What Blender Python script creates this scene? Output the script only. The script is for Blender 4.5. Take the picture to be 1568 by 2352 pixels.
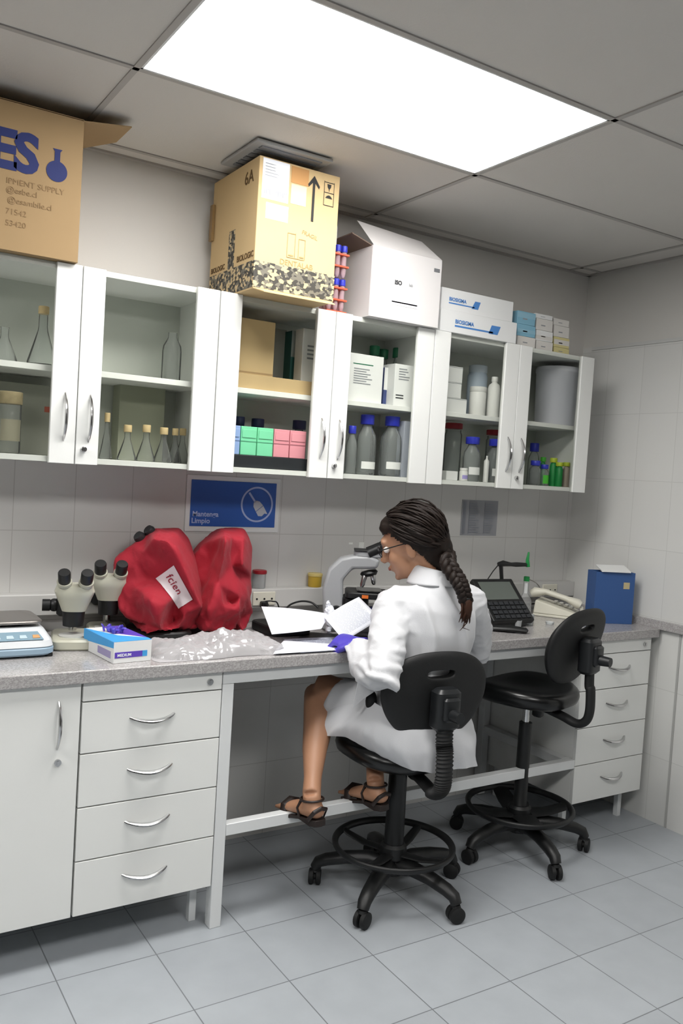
import bpy, bmesh, math, random
from mathutils import Vector, Matrix, Euler, noise
random.seed(7)
PI = math.pi
SC = bpy.context.scene
COL = SC.collection
for o in list(bpy.data.objects): bpy.data.objects.remove(o)

# ------------------------------------------------------------------ camera
CP = Vector((-.4676, -3.0489, 1.5137))
YAW, PIT, ROL, FPX = .5655, -.0471, .0618, 1948.76
FW = Vector((math.sin(YAW)*math.cos(PIT), math.cos(YAW)*math.cos(PIT), math.sin(PIT)))
_r = Vector((math.cos(YAW), -math.sin(YAW), 0)); _u = _r.cross(FW)
RT = _r*math.cos(ROL)+_u*math.sin(ROL); UP = -_r*math.sin(ROL)+_u*math.cos(ROL)
cam = bpy.data.cameras.new('camera'); camo = bpy.data.objects.new('camera', cam); COL.objects.link(camo)
camo.matrix_world = Matrix(((RT.x, UP.x, -FW.x, CP.x), (RT.y, UP.y, -FW.y, CP.y), (RT.z, UP.z, -FW.z, CP.z), (0, 0, 0, 1)))
cam.sensor_fit = 'VERTICAL'; cam.sensor_height = 36; cam.sensor_width = 24; cam.lens = 36*FPX/2352
cam.clip_start = .05
SC.camera = camo
# ------------------------------------------------------------------ world, exposure
w = bpy.data.worlds.new('world'); SC.world = w; w.use_nodes = True
w.node_tree.nodes['Background'].inputs[0].default_value = (.8, .85, 1, 1)
w.node_tree.nodes['Background'].inputs[1].default_value = .3
SC.view_settings.view_transform = 'Standard'; SC.view_settings.look = 'None'
SC.view_settings.gamma = 1; SC.view_settings.use_curve_mapping = False
SC.view_settings.exposure = 1.22
PANEL = 7.5          # strength of the ceiling light panels

# ------------------------------------------------------------------ measuring helpers
def at(px, py, ax, val):
    d = FW+RT*((px-784)/FPX)-UP*((py-1176)/FPX)
    i = 'xyz'.index(ax); return CP+d*((val-CP[i])/d[i])
def X_at(px, y, z):
    k = (px-784)/FPX; V = RT-FW*k
    return CP.x-((y-CP.y)*V.y+(z-CP.z)*V.z)/V.x
def Z_at(py, x, y):
    k = -(py-1176)/FPX; V = UP-FW*k
    return CP.z-((x-CP.x)*V.x+(y-CP.y)*V.y)/V.z
# ------------------------------------------------------------------ materials
def lin(c): return tuple((v/12.92 if v <= .04045 else ((v+.055)/1.055)**2.4) for v in c)
def hexc(h): return lin(tuple(int(h[i:i+2], 16)/255 for i in (0, 2, 4)))
MATS = {}
def mat(name, col, rough=.5, metal=0, var=0, scale=20, bump=0, bscale=60, emit=0, spec=.5, sheen=0, coat=0, trans=0):
    if name in MATS: return MATS[name]
    m = bpy.data.materials.new(name); m.use_nodes = True; nt = m.node_tree; b = nt.nodes['Principled BSDF']
    c = hexc(col) if isinstance(col, str) else col
    b.inputs['Base Color'].default_value = (*c, 1); b.inputs['Roughness'].default_value = rough
    b.inputs['Metallic'].default_value = metal; b.inputs['Specular IOR Level'].default_value = spec
    b.inputs['Sheen Weight'].default_value = sheen; b.inputs['Coat Weight'].default_value = coat
    b.inputs['Transmission Weight'].default_value = trans
    tc = nt.nodes.new('ShaderNodeTexCoord')
    if var:
        n = nt.nodes.new('ShaderNodeTexNoise'); n.inputs['Scale'].default_value = scale; n.inputs['Detail'].default_value = 5
        nt.links.new(tc.outputs['Object'], n.inputs['Vector'])
        mx = nt.nodes.new('ShaderNodeMix'); mx.data_type = 'RGBA'
        mx.inputs['A'].default_value = (*[max(0, v*(1-var)) for v in c], 1); mx.inputs['B'].default_value = (*[min(1, v*(1+var)) for v in c], 1)
        nt.links.new(n.outputs['Fac'], mx.inputs['Factor']); nt.links.new(mx.outputs['Result'], b.inputs['Base Color'])
    if bump:
        n2 = nt.nodes.new('ShaderNodeTexNoise'); n2.inputs['Scale'].default_value = bscale; n2.inputs['Detail'].default_value = 4
        nt.links.new(tc.outputs['Object'], n2.inputs['Vector'])
        bp = nt.nodes.new('ShaderNodeBump'); bp.inputs['Strength'].default_value = bump; bp.inputs['Distance'].default_value = .01
        nt.links.new(n2.outputs['Fac'], bp.inputs['Height']); nt.links.new(bp.outputs['Normal'], b.inputs['Normal'])
    if emit:
        b.inputs['Emission Color'].default_value = (*c, 1); b.inputs['Emission Strength'].default_value = emit
    MATS[name] = m; return m
def glassm(name, tint, gloss=.12, rough=.02, milk=0, milkcol=(1, 1, 1)):
    """thin glass or clear plastic: mostly transparent, fresnel gloss, optionally a milky diffuse share"""
    if name in MATS: return MATS[name]
    m = bpy.data.materials.new(name); m.use_nodes = True; nt = m.node_tree
    for n in list(nt.nodes): nt.nodes.remove(n)
    out = nt.nodes.new('ShaderNodeOutputMaterial')
    t = nt.nodes.new('ShaderNodeBsdfTransparent'); t.inputs[0].default_value = (*tint, 1)
    g = nt.nodes.new('ShaderNodeBsdfGlossy'); g.inputs['Roughness'].default_value = rough
    f = nt.nodes.new('ShaderNodeLayerWeight'); f.inputs['Blend'].default_value = gloss
    mx = nt.nodes.new('ShaderNodeMixShader')
    nt.links.new(f.outputs['Fresnel'], mx.inputs[0]); nt.links.new(t.outputs[0], mx.inputs[1]); nt.links.new(g.outputs[0], mx.inputs[2])
    last = mx
    if milk:
        d = nt.nodes.new('ShaderNodeBsdfDiffuse'); d.inputs[0].default_value = (*milkcol, 1)
        m2 = nt.nodes.new('ShaderNodeMixShader'); m2.inputs[0].default_value = milk
        nt.links.new(mx.outputs[0], m2.inputs[1]); nt.links.new(d.outputs[0], m2.inputs[2]); last = m2
    nt.links.new(last.outputs[0], out.inputs[0]); MATS[name] = m; return m
def gridmat(name, base, grout, axes, size, origin, mortar, rough=.25, var=.04, zmax=None, plain=None, bump=.15, nscale=3, nvar2=0):
    """tiles: grid of grout lines in object space, tiles below zmax, plain paint above"""
    m = bpy.data.materials.new(name); m.use_nodes = True; nt = m.node_tree; L = nt.links; b = nt.nodes['Principled BSDF']
    N = nt.nodes.new
    tc = N('ShaderNodeTexCoord'); sp = N('ShaderNodeSeparateXYZ'); L.new(tc.outputs['Object'], sp.inputs[0])
    def M(op, a, bb=None):
        n = N('ShaderNodeMath'); n.operation = op
        for i, v in enumerate((a, bb)):
            if v is None: continue
            if isinstance(v, (int, float)): n.inputs[i].default_value = v
            else: L.new(v, n.inputs[i])
        return n.outputs[0]
    masks = []; cells = []
    for a, s, o in zip(axes, size, origin):
        v = M('DIVIDE', M('SUBTRACT', sp.outputs[a], o), s)
        fr = M('FRACT', v); e = M('MINIMUM', fr, M('SUBTRACT', 1, fr))
        masks.append(M('LESS_THAN', e, mortar/2/s)); cells.append(M('FLOOR', v))
    line = M('MAXIMUM', masks[0], masks[1])
    cb = N('ShaderNodeCombineXYZ'); L.new(cells[0], cb.inputs[0]); L.new(cells[1], cb.inputs[1])
    wn = N('ShaderNodeTexWhiteNoise'); L.new(cb.outputs[0], wn.inputs['Vector'])
    nz = N('ShaderNodeTexNoise'); nz.inputs['Scale'].default_value = nscale; nz.inputs['Detail'].default_value = 8; L.new(tc.outputs['Object'], nz.inputs['Vector'])
    k = M('ADD', M('MULTIPLY', M('SUBTRACT', wn.outputs['Value'], .5), var*2), M('MULTIPLY', M('SUBTRACT', nz.outputs['Fac'], .5), nvar2*2))
    k = M('ADD', k, 1)
    bc = N('ShaderNodeVectorMath'); bc.operation = 'SCALE'; bc.inputs[0].default_value = hexc(base); L.new(k, bc.inputs['Scale'])
    mx = N('ShaderNodeMix'); mx.data_type = 'RGBA'; mx.inputs['B'].default_value = (*hexc(grout), 1)
    L.new(bc.outputs[0], mx.inputs['A']); L.new(line, mx.inputs['Factor'])
    res = mx.outputs['Result']; h = M('SUBTRACT', 1, line)
    b.inputs['Roughness'].default_value = rough
    if zmax is not None:
        top = M('GREATER_THAN', sp.outputs[2], zmax)
        m2 = N('ShaderNodeMix'); m2.data_type = 'RGBA'; m2.inputs['B'].default_value = (*hexc(plain), 1)
        L.new(top, m2.inputs['Factor']); L.new(res, m2.inputs['A']); res = m2.outputs['Result']
        h = M('MULTIPLY', h, M('SUBTRACT', 1, top))
        rr = M('ADD', M('MULTIPLY', top, .5), rough); L.new(rr, b.inputs['Roughness'])
    L.new(res, b.inputs['Base Color'])
    bp = N('ShaderNodeBump'); bp.inputs['Strength'].default_value = bump; bp.inputs['Distance'].default_value = .002
    L.new(h, bp.inputs['Height']); L.new(bp.outputs['Normal'], b.inputs['Normal'])
    MATS[name] = m; return m
def chipmat(name, c0, c1, c2, scale):
    m = bpy.data.materials.new(name); m.use_nodes = True; nt = m.node_tree; b = nt.nodes['Principled BSDF']
    tc = nt.nodes.new('ShaderNodeTexCoord'); v = nt.nodes.new('ShaderNodeTexVoronoi'); v.inputs['Scale'].default_value = scale
    mp = nt.nodes.new('ShaderNodeMapping'); mp.inputs['Scale'].default_value = (1, 1, 1.3); mp.inputs['Rotation'].default_value = (.3, .6, .2)
    nt.links.new(tc.outputs['Object'], mp.inputs[0]); nt.links.new(mp.outputs[0], v.inputs['Vector'])
    sp = nt.nodes.new('ShaderNodeSeparateColor'); nt.links.new(v.outputs['Color'], sp.inputs[0])
    cr = nt.nodes.new('ShaderNodeValToRGB'); cr.color_ramp.interpolation = 'CONSTANT'
    cr.color_ramp.elements[0].color = (*hexc(c0), 1); cr.color_ramp.elements[1].position = .38; cr.color_ramp.elements[1].color = (*hexc(c1), 1)
    e = cr.color_ramp.elements.new(.7); e.color = (*hexc(c2), 1)
    nt.links.new(sp.outputs[0], cr.inputs[0]); nt.links.new(cr.outputs[0], b.inputs['Base Color']); b.inputs['Roughness'].default_value = .8
    MATS[name] = m; return m
WHITE = mat('white_laminate', 'e4e5e2', .35)
STEELW = mat('white_enamel', 'd9dbdb', .3)
CHROME = mat('chrome', 'c8c8c8', .18, 1)
GREYM = mat('grey_metal', '8e8f90', .35, 1)
BLACK = mat('black_plastic', '0f1011', .45)
BLACKR = mat('black_rubber', '0b0c0d', .65)
VINYL = mat('black_vinyl', '08090a', .28)
FABRIC = mat('black_shell', '0c0d0e', .6, bump=.1, bscale=300)
COAT = mat('white_cotton', 'c8c9cc', .85, sheen=.2, bump=.08, bscale=250)
SKIN = mat('skin', 'a87c60', .5, var=.06, scale=15)
HAIR = mat('dark_brown_hair', '1a110c', .6, var=.5, scale=40, spec=.25)
HAIRB = mat('brown_hair_tip', '3a2318', .6, var=.4, scale=60, spec=.25)
GLOVE = mat('purple_nitrile', '4a3fae', .4, bump=.1, bscale=120)
GLOVED = mat('navy_nitrile', '1c1c48', .4)
RED = mat('red_cloth', '9a0d24', .8, sheen=.05, bump=.12, bscale=180)
PAPER = mat('paper', 'e9ecf4', .7)
PAPERW = mat('white_card', 'dfe0df', .6)
CARD = mat('cardboard', 'a0855f', .8, var=.06, scale=8)
CARD2 = mat('cardboard_light', 'c2a87c', .8, var=.05, scale=8)
CARDD = mat('cardboard_inside', '6b5236', .9)
INK = mat('black_ink', '1b1a19', .7)
INKB = mat('blue_ink', '26316f', .7)
INKG = mat('faded_ink', '8f7350', .8)
GREYINK = mat('grey_print', '9a9da2', .8)
BLUE = mat('sign_blue', '2a57a8', .4)
BLUEBIN = mat('bin_blue', '34568c', .5)
CAPB = mat('cap_blue', '2f38b8', .4)
CAPN = mat('cap_navy', '20244e', .5)
CAPR = mat('lid_red', 'a01f2a', .45)
CORK = mat('cork', 'c8b184', .8, var=.15, scale=80)
GLASSP = glassm('pane_glass', (.95, .955, .94), .06)
GLASS = glassm('clear_glass', (.97, .98, .975), .12, milk=.04)
GLASSB = glassm('bottle_glass', (.96, .97, .97), .14, milk=.10, milkcol=(.8, .84, .84))
CLEARP = glassm('clear_plastic', (.9, .92, .92), .2, .15, milk=.3, milkcol=(.85, .87, .88))
BAGM = glassm('bag_plastic', (.95, .955, .96), .5, .12, milk=.33, milkcol=(.93, .91, .93))
CREAM = mat('cream_enamel', 'b4b3a3', .35)
GREYB = mat('grey_enamel', '9b9d9f', .35)
BEIGE = mat('beige_plastic', 'd6d3c4', .45)
GREEN = mat('green_plastic', '4fc23a', .4)
GREEND = mat('green_cap', '1e6b4a', .45)
GREENT = mat('green_tube', '1f8a45', .4)
YEL = mat('lime_yellow', 'b9c93a', .5)
YELC = mat('yellow_plastic', 'c6a53a', .45)
LBLUE = mat('balance_blue', '8fa6b8', .4)
TEAL = mat('teal_print', '2c5f5f', .6)
CYAN = mat('cyan_print', '8fb9cb', .6)
PURP = mat('purple_print', '5a3fb0', .55)
BLUP = mat('blue_print', '3f9ad8', .55)
LOGO = mat('logo_blue', '4a80c0', .5)
GRANITE = chipmat('granite', '9a9796', 'a6a3a2', 'b0adac', 230); GRANITE.node_tree.nodes['Principled BSDF'].inputs['Roughness'].default_value = .16
# ------------------------------------------------------------------ mesh helpers
WM = {}
def wm(o): return WM.get(o.name, Matrix.Identity(4))
def tag(o, label, cat, group=None, kind=None):
    if label: o['label'] = label
    if cat: o['category'] = cat
    if group: o['group'] = group
    if kind: o['kind'] = kind
    return o
def thing(name, label, cat, loc=(0, 0, 0), rz=0, group=None):
    o = bpy.data.objects.new(name, None); COL.objects.link(o); o.location = loc; o.rotation_euler = (0, 0, rz)
    o.empty_display_size = .05
    WM[o.name] = Matrix.Translation(loc) @ Matrix.Rotation(rz, 4, 'Z'); tag(o, label, cat, group); return o
def sup(u, rx, ry, p=2.0):
    c, s = math.cos(u), math.sin(u)
    return rx*math.copysign(abs(c)**(2/p), c), ry*math.copysign(abs(s)**(2/p), s)
class MB:
    def __init__(s): s.bm = bmesh.new()
    def faces(s, vs, fs):
        v = [s.bm.verts.new(p) for p in vs]
        for f in fs:
            try: s.bm.faces.new([v[i] for i in f])
            except ValueError: pass
        return s
    def box(s, x0, x1, y0, y1, z0, z1, M=None):
        vs = [Vector((x, y, z)) for z in (z0, z1) for y in (y0, y1) for x in (x0, x1)]
        if M: vs = [M @ v for v in vs]
        return s.faces(vs, [(0, 2, 3, 1), (4, 5, 7, 6), (0, 1, 5, 4), (2, 6, 7, 3), (0, 4, 6, 2), (1, 3, 7, 5)])
    def poly(s, pts, vec):
        n = len(pts); vec = Vector(vec); vs = [Vector(p) for p in pts]+[Vector(p)+vec for p in pts]
        return s.faces(vs, [tuple(range(n))[::-1], tuple(range(n, 2*n))]+[(i, (i+1) % n, n+(i+1) % n, n+i) for i in range(n)])
    def loft(s, rings, cap=True, close=False):
        n = len(rings[0]); vs = [p for r in rings for p in r]; fs = []; k = len(rings)
        for a in range(k if close else k-1):
            b = (a+1) % k
            for i in range(n): fs.append((a*n+i, a*n+(i+1) % n, b*n+(i+1) % n, b*n+i))
        if cap and not close: fs += [tuple(range(n))[::-1], tuple(range((k-1)*n, k*n))]
        return s.faces(vs, fs)
    def tube(s, path, r, n=10, side=None, flat=1, cap=True, close=False):
        P = [Vector(p) for p in path]; k = len(P); R = r if isinstance(r, (list, tuple)) else [r]*k
        up = Vector(side) if side else None; rings = []
        for i, p in enumerate(P):
            if close: t = P[(i+1) % k]-P[i-1]
            else: t = (P[min(i+1, k-1)]-P[max(i-1, 0)])
            t = t.normalized() if t.length > 1e-9 else Vector((0, 0, 1))
            if up is None: up = t.orthogonal()
            a = (up-t*up.dot(t));
            if a.length < 1e-6: a = t.orthogonal()
            a.normalize(); b = t.cross(a); up = Vector(side) if side else a
            rr = R[i]; ra, rb = rr if isinstance(rr, (tuple, list)) else (rr, rr*flat)
            rings.append([p+a*ra*math.cos(2*PI*j/n)+b*rb*math.sin(2*PI*j/n) for j in range(n)])
        return s.loft(rings, cap, close)
    def lathe(s, prof, o=(0, 0, 0), M=None, n=20):
        rings = []
        for r, z in prof:
            ring = [Vector((max(r, 1e-4)*math.cos(2*PI*j/n), max(r, 1e-4)*math.sin(2*PI*j/n), z)) for j in range(n)]
            if M: ring = [M @ v for v in ring]
            rings.append([v+Vector(o) for v in ring])
        return s.loft(rings)
    def cyl(s, a, b, r0, r1=None, n=16): return s.tube([a, b], [r0, r0 if r1 is None else r1], n)
    def ell(s, c, r, M=None, n=16, k=10):
        rings = []
        for i in range(k+1):
            t = PI*i/k; q = max(math.sin(t), .02)
            ring = [Vector((r[0]*q*math.cos(2*PI*j/n), r[1]*q*math.sin(2*PI*j/n), -r[2]*math.cos(t))) for j in range(n)]
            if M: ring = [M @ v for v in ring]
            rings.append([v+Vector(c) for v in ring])
        return s.loft(rings)
    def rbox(s, x0, x1, y0, y1, z0, z1, p=5, taper=1, n=32, r=.006, M=None):
        cx, cy, hx, hy = (x0+x1)/2, (y0+y1)/2, (x1-x0)/2, (y1-y0)/2; rings = []
        for z, k in ((z0, -r), (z0+r, 0), (z1-r, 0), (z1, -r)):
            t = 1 if z < (z0+z1)/2 else taper
            ring = []
            for j in range(n):
                a, b = sup(2*PI*j/n, hx*t+k, hy*t+k, p); v = Vector((cx+a, cy+b, z)); ring.append(M @ v if M else v)
            rings.append(ring)
        return s.loft(rings)
    def build(s, name, m, parent=None, bevel=0, seg=2, sharp=.7, local=False, label=None, cat=None, group=None, kind=None, mods=(), hard=False):
        bmesh.ops.remove_doubles(s.bm, verts=s.bm.verts, dist=1e-6)
        bmesh.ops.recalc_face_normals(s.bm, faces=s.bm.faces)
        me = bpy.data.meshes.new(name); s.bm.to_mesh(me); s.bm.free()
        return finish(me, name, m, parent, bevel, seg, sharp, local, label, cat, group, kind, mods, hard)
def finish(me, name, m, parent=None, bevel=0, seg=2, sharp=.7, local=False, label=None, cat=None, group=None, kind=None, mods=(), hard=False):
    P = wm(parent) if parent else Matrix.Identity(4)
    if parent and not local: me.transform(P.inverted())
    me.materials.append(m)
    if not hard:
        me.polygons.foreach_set('use_smooth', [True]*len(me.polygons))
        me.set_sharp_from_angle(angle=sharp)
    o = bpy.data.objects.new(name, me); COL.objects.link(o)
    if parent: o.parent = parent
    WM[o.name] = P
    if bevel:
        b = o.modifiers.new('bevel', 'BEVEL'); b.width = bevel; b.segments = seg; b.limit_method = 'ANGLE'; b.angle_limit = .6
    for t, kw in mods:
        q = o.modifiers.new(t.lower(), t)
        for a, v in kw.items(): setattr(q, a, v)
    if not parent or label: tag(o, label, cat, group, kind)
    return o
def evalmesh(mb, mods):
    """turns a rough assembly of solids into one continuous skin (voxel remesh, smoothing)"""
    me = bpy.data.meshes.new('tmp'); bmesh.ops.recalc_face_normals(mb.bm, faces=mb.bm.faces); mb.bm.to_mesh(me); mb.bm.free()
    o = bpy.data.objects.new('tmp', me); COL.objects.link(o)
    for t, kw in mods:
        q = o.modifiers.new(t.lower(), t)
        for a, v in kw.items(): setattr(q, a, v)
    bpy.context.view_layer.update()
    dg = bpy.context.evaluated_depsgraph_get(); r = bpy.data.meshes.new_from_object(o.evaluated_get(dg))
    bpy.data.objects.remove(o); bpy.data.meshes.remove(me); r.materials.clear(); return r
def skinned(mb, voxel=.008, smooth=6, fac=.5, disp=None):
    r = evalmesh(mb, [('REMESH', dict(mode='VOXEL', voxel_size=voxel)), ('SMOOTH', dict(iterations=smooth, factor=fac))])
    if disp:
        ns = [v.normal.copy() for v in r.vertices]
        for v, n in zip(r.vertices, ns): v.co += disp(v.co.copy(), n)
    return r
def text(s, size, m, org, xd, yd, parent, name='lettering', bold=0, align='LEFT', ext=.0003, label=None, spacing=1):
    cu = bpy.data.curves.new('t', 'FONT'); cu.body = s; cu.size = size; cu.extrude = ext; cu.offset = bold; cu.align_x = align; cu.resolution_u = 3
    cu.space_character = spacing
    o = bpy.data.objects.new('t', cu); COL.objects.link(o); bpy.context.view_layer.update()
    me = bpy.data.meshes.new_from_object(o.evaluated_get(bpy.context.evaluated_depsgraph_get()))
    bpy.data.objects.remove(o); bpy.data.curves.remove(cu)
    x = Vector(xd).normalized(); y = Vector(yd).normalized(); z = x.cross(y)
    me.transform(Matrix(((x.x, y.x, z.x, org[0]), (x.y, y.y, z.y, org[1]), (x.z, y.z, z.z, org[2]), (0, 0, 0, 1)))); me.materials.clear()
    return finish(me, name, m, parent, hard=True, label=label)
def decal(name, m, pts, parent, th=.0008, label=None):
    P = [Vector(p) for p in pts]; n = (P[1]-P[0]).cross(P[-1]-P[0]).normalized()
    if n.dot(CP-P[0]) < 0: n = -n
    return MB().poly([p+n*.0002 for p in P], n*th).build(name, m, parent, label=label, hard=True)
def struct(mb, name, m, bevel=0, **k): return mb.build(name, m, None, bevel=bevel, kind='structure', **k)
# ================================================================== room
H = 2.5787; XR = 2.8615; XL = -3.2; YF = -4.7
GX, GY, GT = .7855, -.646, .3007
TW, TH = .2075, .315
FLOORM = gridmat('floor_tiles', 'a3a8ad', '6f7376', (0, 1), (GT, GT), (GX, GY), 0.0035, .38, .035, bump=.3, nscale=9, nvar2=.1)
WALLB = gridmat('back_wall_tiles', 'd3d2cf', 'bcbab7', (0, 2), (TW, TH), (.138, 1.245), .003, .16, .015, 2.10, 'cfccc7')
WALLR = gridmat('side_wall_tiles', 'd2d2cf', 'c4c4c1', (1, 2), (TW, TH), (-.17, 1.245), .003, .2, .015, 2.216, 'c9c7c2')
PLASTER = mat('plaster', 'dedcd8', .8, var=.03, scale=2)
CEILM = mat('ceiling_tile', 'ccc8c2', .9, var=.03, scale=3, bump=.1, bscale=200)
BARM = mat('ceiling_bar', 'a8a49f', .6)
struct(MB().box(XL, XR+.1, YF, .1, -.1, 0), 'floor', FLOORM)
struct(MB().box(XL, XR+.1, 0, .1, 0, H+.1), 'wall_back', WALLB)
struct(MB().box(XR, XR+.1, YF, 0, 0, H+.1), 'wall_right', WALLR)
FARWALL = mat('far_plaster_darkened', '4c4a48', .85, var=.03, scale=2)  # unseen walls, coloured dark to soak up fill light
struct(MB().box(XL-.1, XL, YF, .1, 0, H+.1), 'wall_left', FARWALL)
struct(MB().box(XL-.1, XR+.1, YF-.1, YF, 0, H+.1), 'wall_front', FARWALL)
# suspended ceiling: tiles above a grid of bars, with openings for the light panels
LX0, LY0, CW, CD = .268, -.7025, 1.22, .61
LIGHTS = [(0, 0), (-2, 0), (0, 3), (-2, 3)]       # grid cells (columns right of LX0, rows towards the camera); last added for brightness
m = MB()
xs = sorted(set([XL, XR]+[LX0+CW*k for k in range(-3, 3) if XL < LX0+CW*k < XR])); ys = sorted(set([YF, 0]+[LY0-CD*k for k in range(-1, 7)]))
lightcells = {(round(LX0+CW*a, 3), round(LY0-CD*(b+1), 3)) for a, b in LIGHTS}
for i in range(len(xs)-1):
    for j in range(len(ys)-1):
        if (round(xs[i], 3), round(ys[j], 3)) in lightcells: continue
        m.box(xs[i]+.002, xs[i+1]-.002, ys[j]+.002, ys[j+1]-.002, H+.004, H+.02)
struct(m, 'ceiling', CEILM)
m = MB()
for x in xs[1:-1]: m.box(x-.009, x+.009, YF, 0, H, H+.006)
for y in ys[1:-1]: m.box(XL, XR, y-.009, y+.009, H, H+.006)
m.box(XL, XR, -.022, 0, H-.003, H+.006); m.box(XR-.022, XR, YF, 0, H-.003, H+.006)
struct(m, 'trim_1', BARM)
struct(MB().box(XL, XR, YF, 0, H+.1, H+.14), 'trim_2', PLASTER)
# ceiling light panels
DIFF = mat('light_diffuser', 'ffffff', .5, emit=PANEL)
DIFF.node_tree.nodes['Principled BSDF'].inputs['Emission Color'].default_value = (1, .985, .96, 1)
for n_, (a, b) in enumerate(LIGHTS):
    x0 = LX0+CW*a; y1 = LY0-CD*b
    t = thing('ceiling_light', ['long bright panel light set in the ceiling above the bench', 'panel light in the ceiling to the far left of the room', 'panel light in the ceiling behind the camera', 'unseen panel light added at the back left of the room'][n_], 'light', (x0+CW/2, y1-CD/2, H), 0, 'ceiling panel lights')
    f = MB()
    for (p, q, r, s) in ((x0+.004, x0+.016, y1-CD+.004, y1-.004), (x0+CW-.016, x0+CW-.004, y1-CD+.004, y1-.004)): f.box(p, q, r, s, H+.001, H+.03)
    for (r, s) in ((y1-CD+.004, y1-CD+.016), (y1-.016, y1-.004)): f.box(x0+.004, x0+CW-.004, r, s, H+.001, H+.03)
    f.build('frame', STEELW, t)
    d = MB(); k = 60                                     # prismatic sheet with fine ribs
    d.box(x0+.014, x0+CW-.014, y1-CD+.014, y1-.014, H+.006, H+.01)
    d.build('diffuser', DIFF, t)
    MB().box(x0+.01, x0+CW-.01, y1-CD+.01, y1-.01, H+.05, H+.06).build('housing', STEELW, t)
# flat square air vent on the ceiling above the cardboard box
t = thing('ceiling_vent', 'flat grey square vent on the ceiling just above the tall cardboard box', 'vent', (.89, -.39, H))
MB().poly([(.74, -.50, H), (1.03, -.50, H), (1.03, -.21, H), (.74, -.21, H)], (0, 0, -.012)).build('frame', mat('vent_grey', '9d9d9c', .5), t, bevel=.004)
v = MB()
for k in range(6): v.box(.77, 1.0, -.475+k*.04, -.45+k*.04, H-.016, H-.011)
v.build('louvre', mat('vent_dark', '77787a', .5), t)
# trunking ledge along the back wall, stone strip on the side wall
struct(MB().box(XL, XR-.001, -.06, -.0005, .955, 1.03), 'trim_3', mat('trunking', 'c6c5c2', .4), bevel=.004)
struct(MB().box(XR-.022, XR-.0005, YF, -.0605, .885, .925), 'trim_4', GRANITE, bevel=.003)
struct(MB().box(XR-.006, XR-.0005, YF, -.0605, 2.2, 2.216), 'trim_5', mat('tile_edge', 'c4c4c2', .3))
struct(MB().box(XR-.004, XR-.0005, -.70, -.69, 0, .885), 'trim_6', mat('joint_grey', 'a9a9a6', .5))
# sockets on the trunking
def socket(x, label, w_=.1):
    t = thing('power_outlet', label, 'power outlet', (x, -.06, .99), 0, 'outlets on the trunking')
    MB().box(x-w_/2, x+w_/2, -.068, -.0605, .965, 1.02).build('plate', BEIGE, t, bevel=.003)
    for k in range(3): MB().cyl((x-w_/3+k*w_/3, -.067, .992), (x-w_/3+k*w_/3, -.0695, .992), .004).build('socket_hole', BLACK, t)
socket(X_at(606, -.065, .99), 'beige outlet on the trunking right of the red covers')
socket(X_at(1262, -.065, .99), 'beige outlet on the trunking behind the telephone')

# ================================================================== wall cabinets
S = [2.5834-(6-k)*.4666 for k in range(7)]
ZB, ZT, DF = 1.4865, 2.106, -.33
INT = mat('cabinet_inside', 'c9cdc6', .5)
def bow(m, a, b, out, r=.0048, n=14):
    """bow handle from a to b bulging along out"""
    a, b, out = Vector(a), Vector(b), Vector(out); P = []; R = []
    for k in range(n+1):
        t = k/n; P.append(a.lerp(b, t)+out*(math.sin(PI*t)**.8)); R.append((r*(.7+.5*math.sin(PI*t)), r*1.5*(.7+.5*math.sin(PI*t))))
    return m.tube(P, R, 8, side=out.cross(b-a))
ULAB = [('white wall cabinet with glass doors, at the left edge, holding corked flasks', 0), ('white glass-door wall cabinet in the middle under the cardboard and white boxes', 2), ('white glass-door wall cabinet at the right end beside the corner', 4)]
for lab, k in ULAB:
    x0, xm, x1 = S[k]+.001, S[k+1], S[k+2]-.001
    t = thing('wall_cabinet', lab, 'cabinet', ((x0+x1)/2, -.001, ZB), 0, 'wall cabinets')
    c = MB(); T = .018
    c.box(x0, x0+T, DF+.02, -.001, ZB, ZT); c.box(x1-T, x1, DF+.02, -.001, ZB, ZT)
    c.box(x0+T, x1-T, DF+.02, -.001, ZB+.003, ZB+.003+T); c.box(x0+T, x1-T, DF+.02, -.001, ZT-T, ZT)
    c.build('carcass', WHITE, t, bevel=.001)
    MB().box(x0+T, x1-T, -.008, -.0015, ZB+.021, ZT-T).build('back_panel', INT, t)
    MB().box(x0+T+.001, x1-T-.001, DF+.045, -.009, 1.772, 1.791).build('shelf', WHITE, t, bevel=.001)
    for (a, b, hs) in ((x0+.001, xm-.0015, 1), (xm+.0015, x1-.001, 0)):
        wl, wr = (.081, .078) if hs else (.071, .081)
        do = MB().box(a+wl-.008, b-wr+.008, DF+.007, DF+.011, ZB+.002, ZT-.002).build('door', GLASSP, t, label='clear glass door pane')
        MB().box(a, a+wl, DF, DF+.018, ZB, ZT).build('stile', WHITE, do, bevel=.0015)
        MB().box(b-wr, b, DF, DF+.018, ZB, ZT).build('stile', WHITE, do, bevel=.0015)
        hx = (b-.036) if hs else (a+.039)
        bow(MB(), (hx, DF+.002, 1.56), (hx, DF+.002, 1.706), (0, -.027, 0)).build('handle', CHROME, do)
        if not hs: MB().cyl((a+.024, DF+.001, 1.535), (a+.024, DF-.012, 1.535), .009).box(a+.021, a+.027, DF-.016, DF-.011, 1.527, 1.543).build('lock', CHROME, do, bevel=.001)
ZL, ZU, ZTOP = ZB+.0215, 1.7915, ZT+.0005

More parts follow.
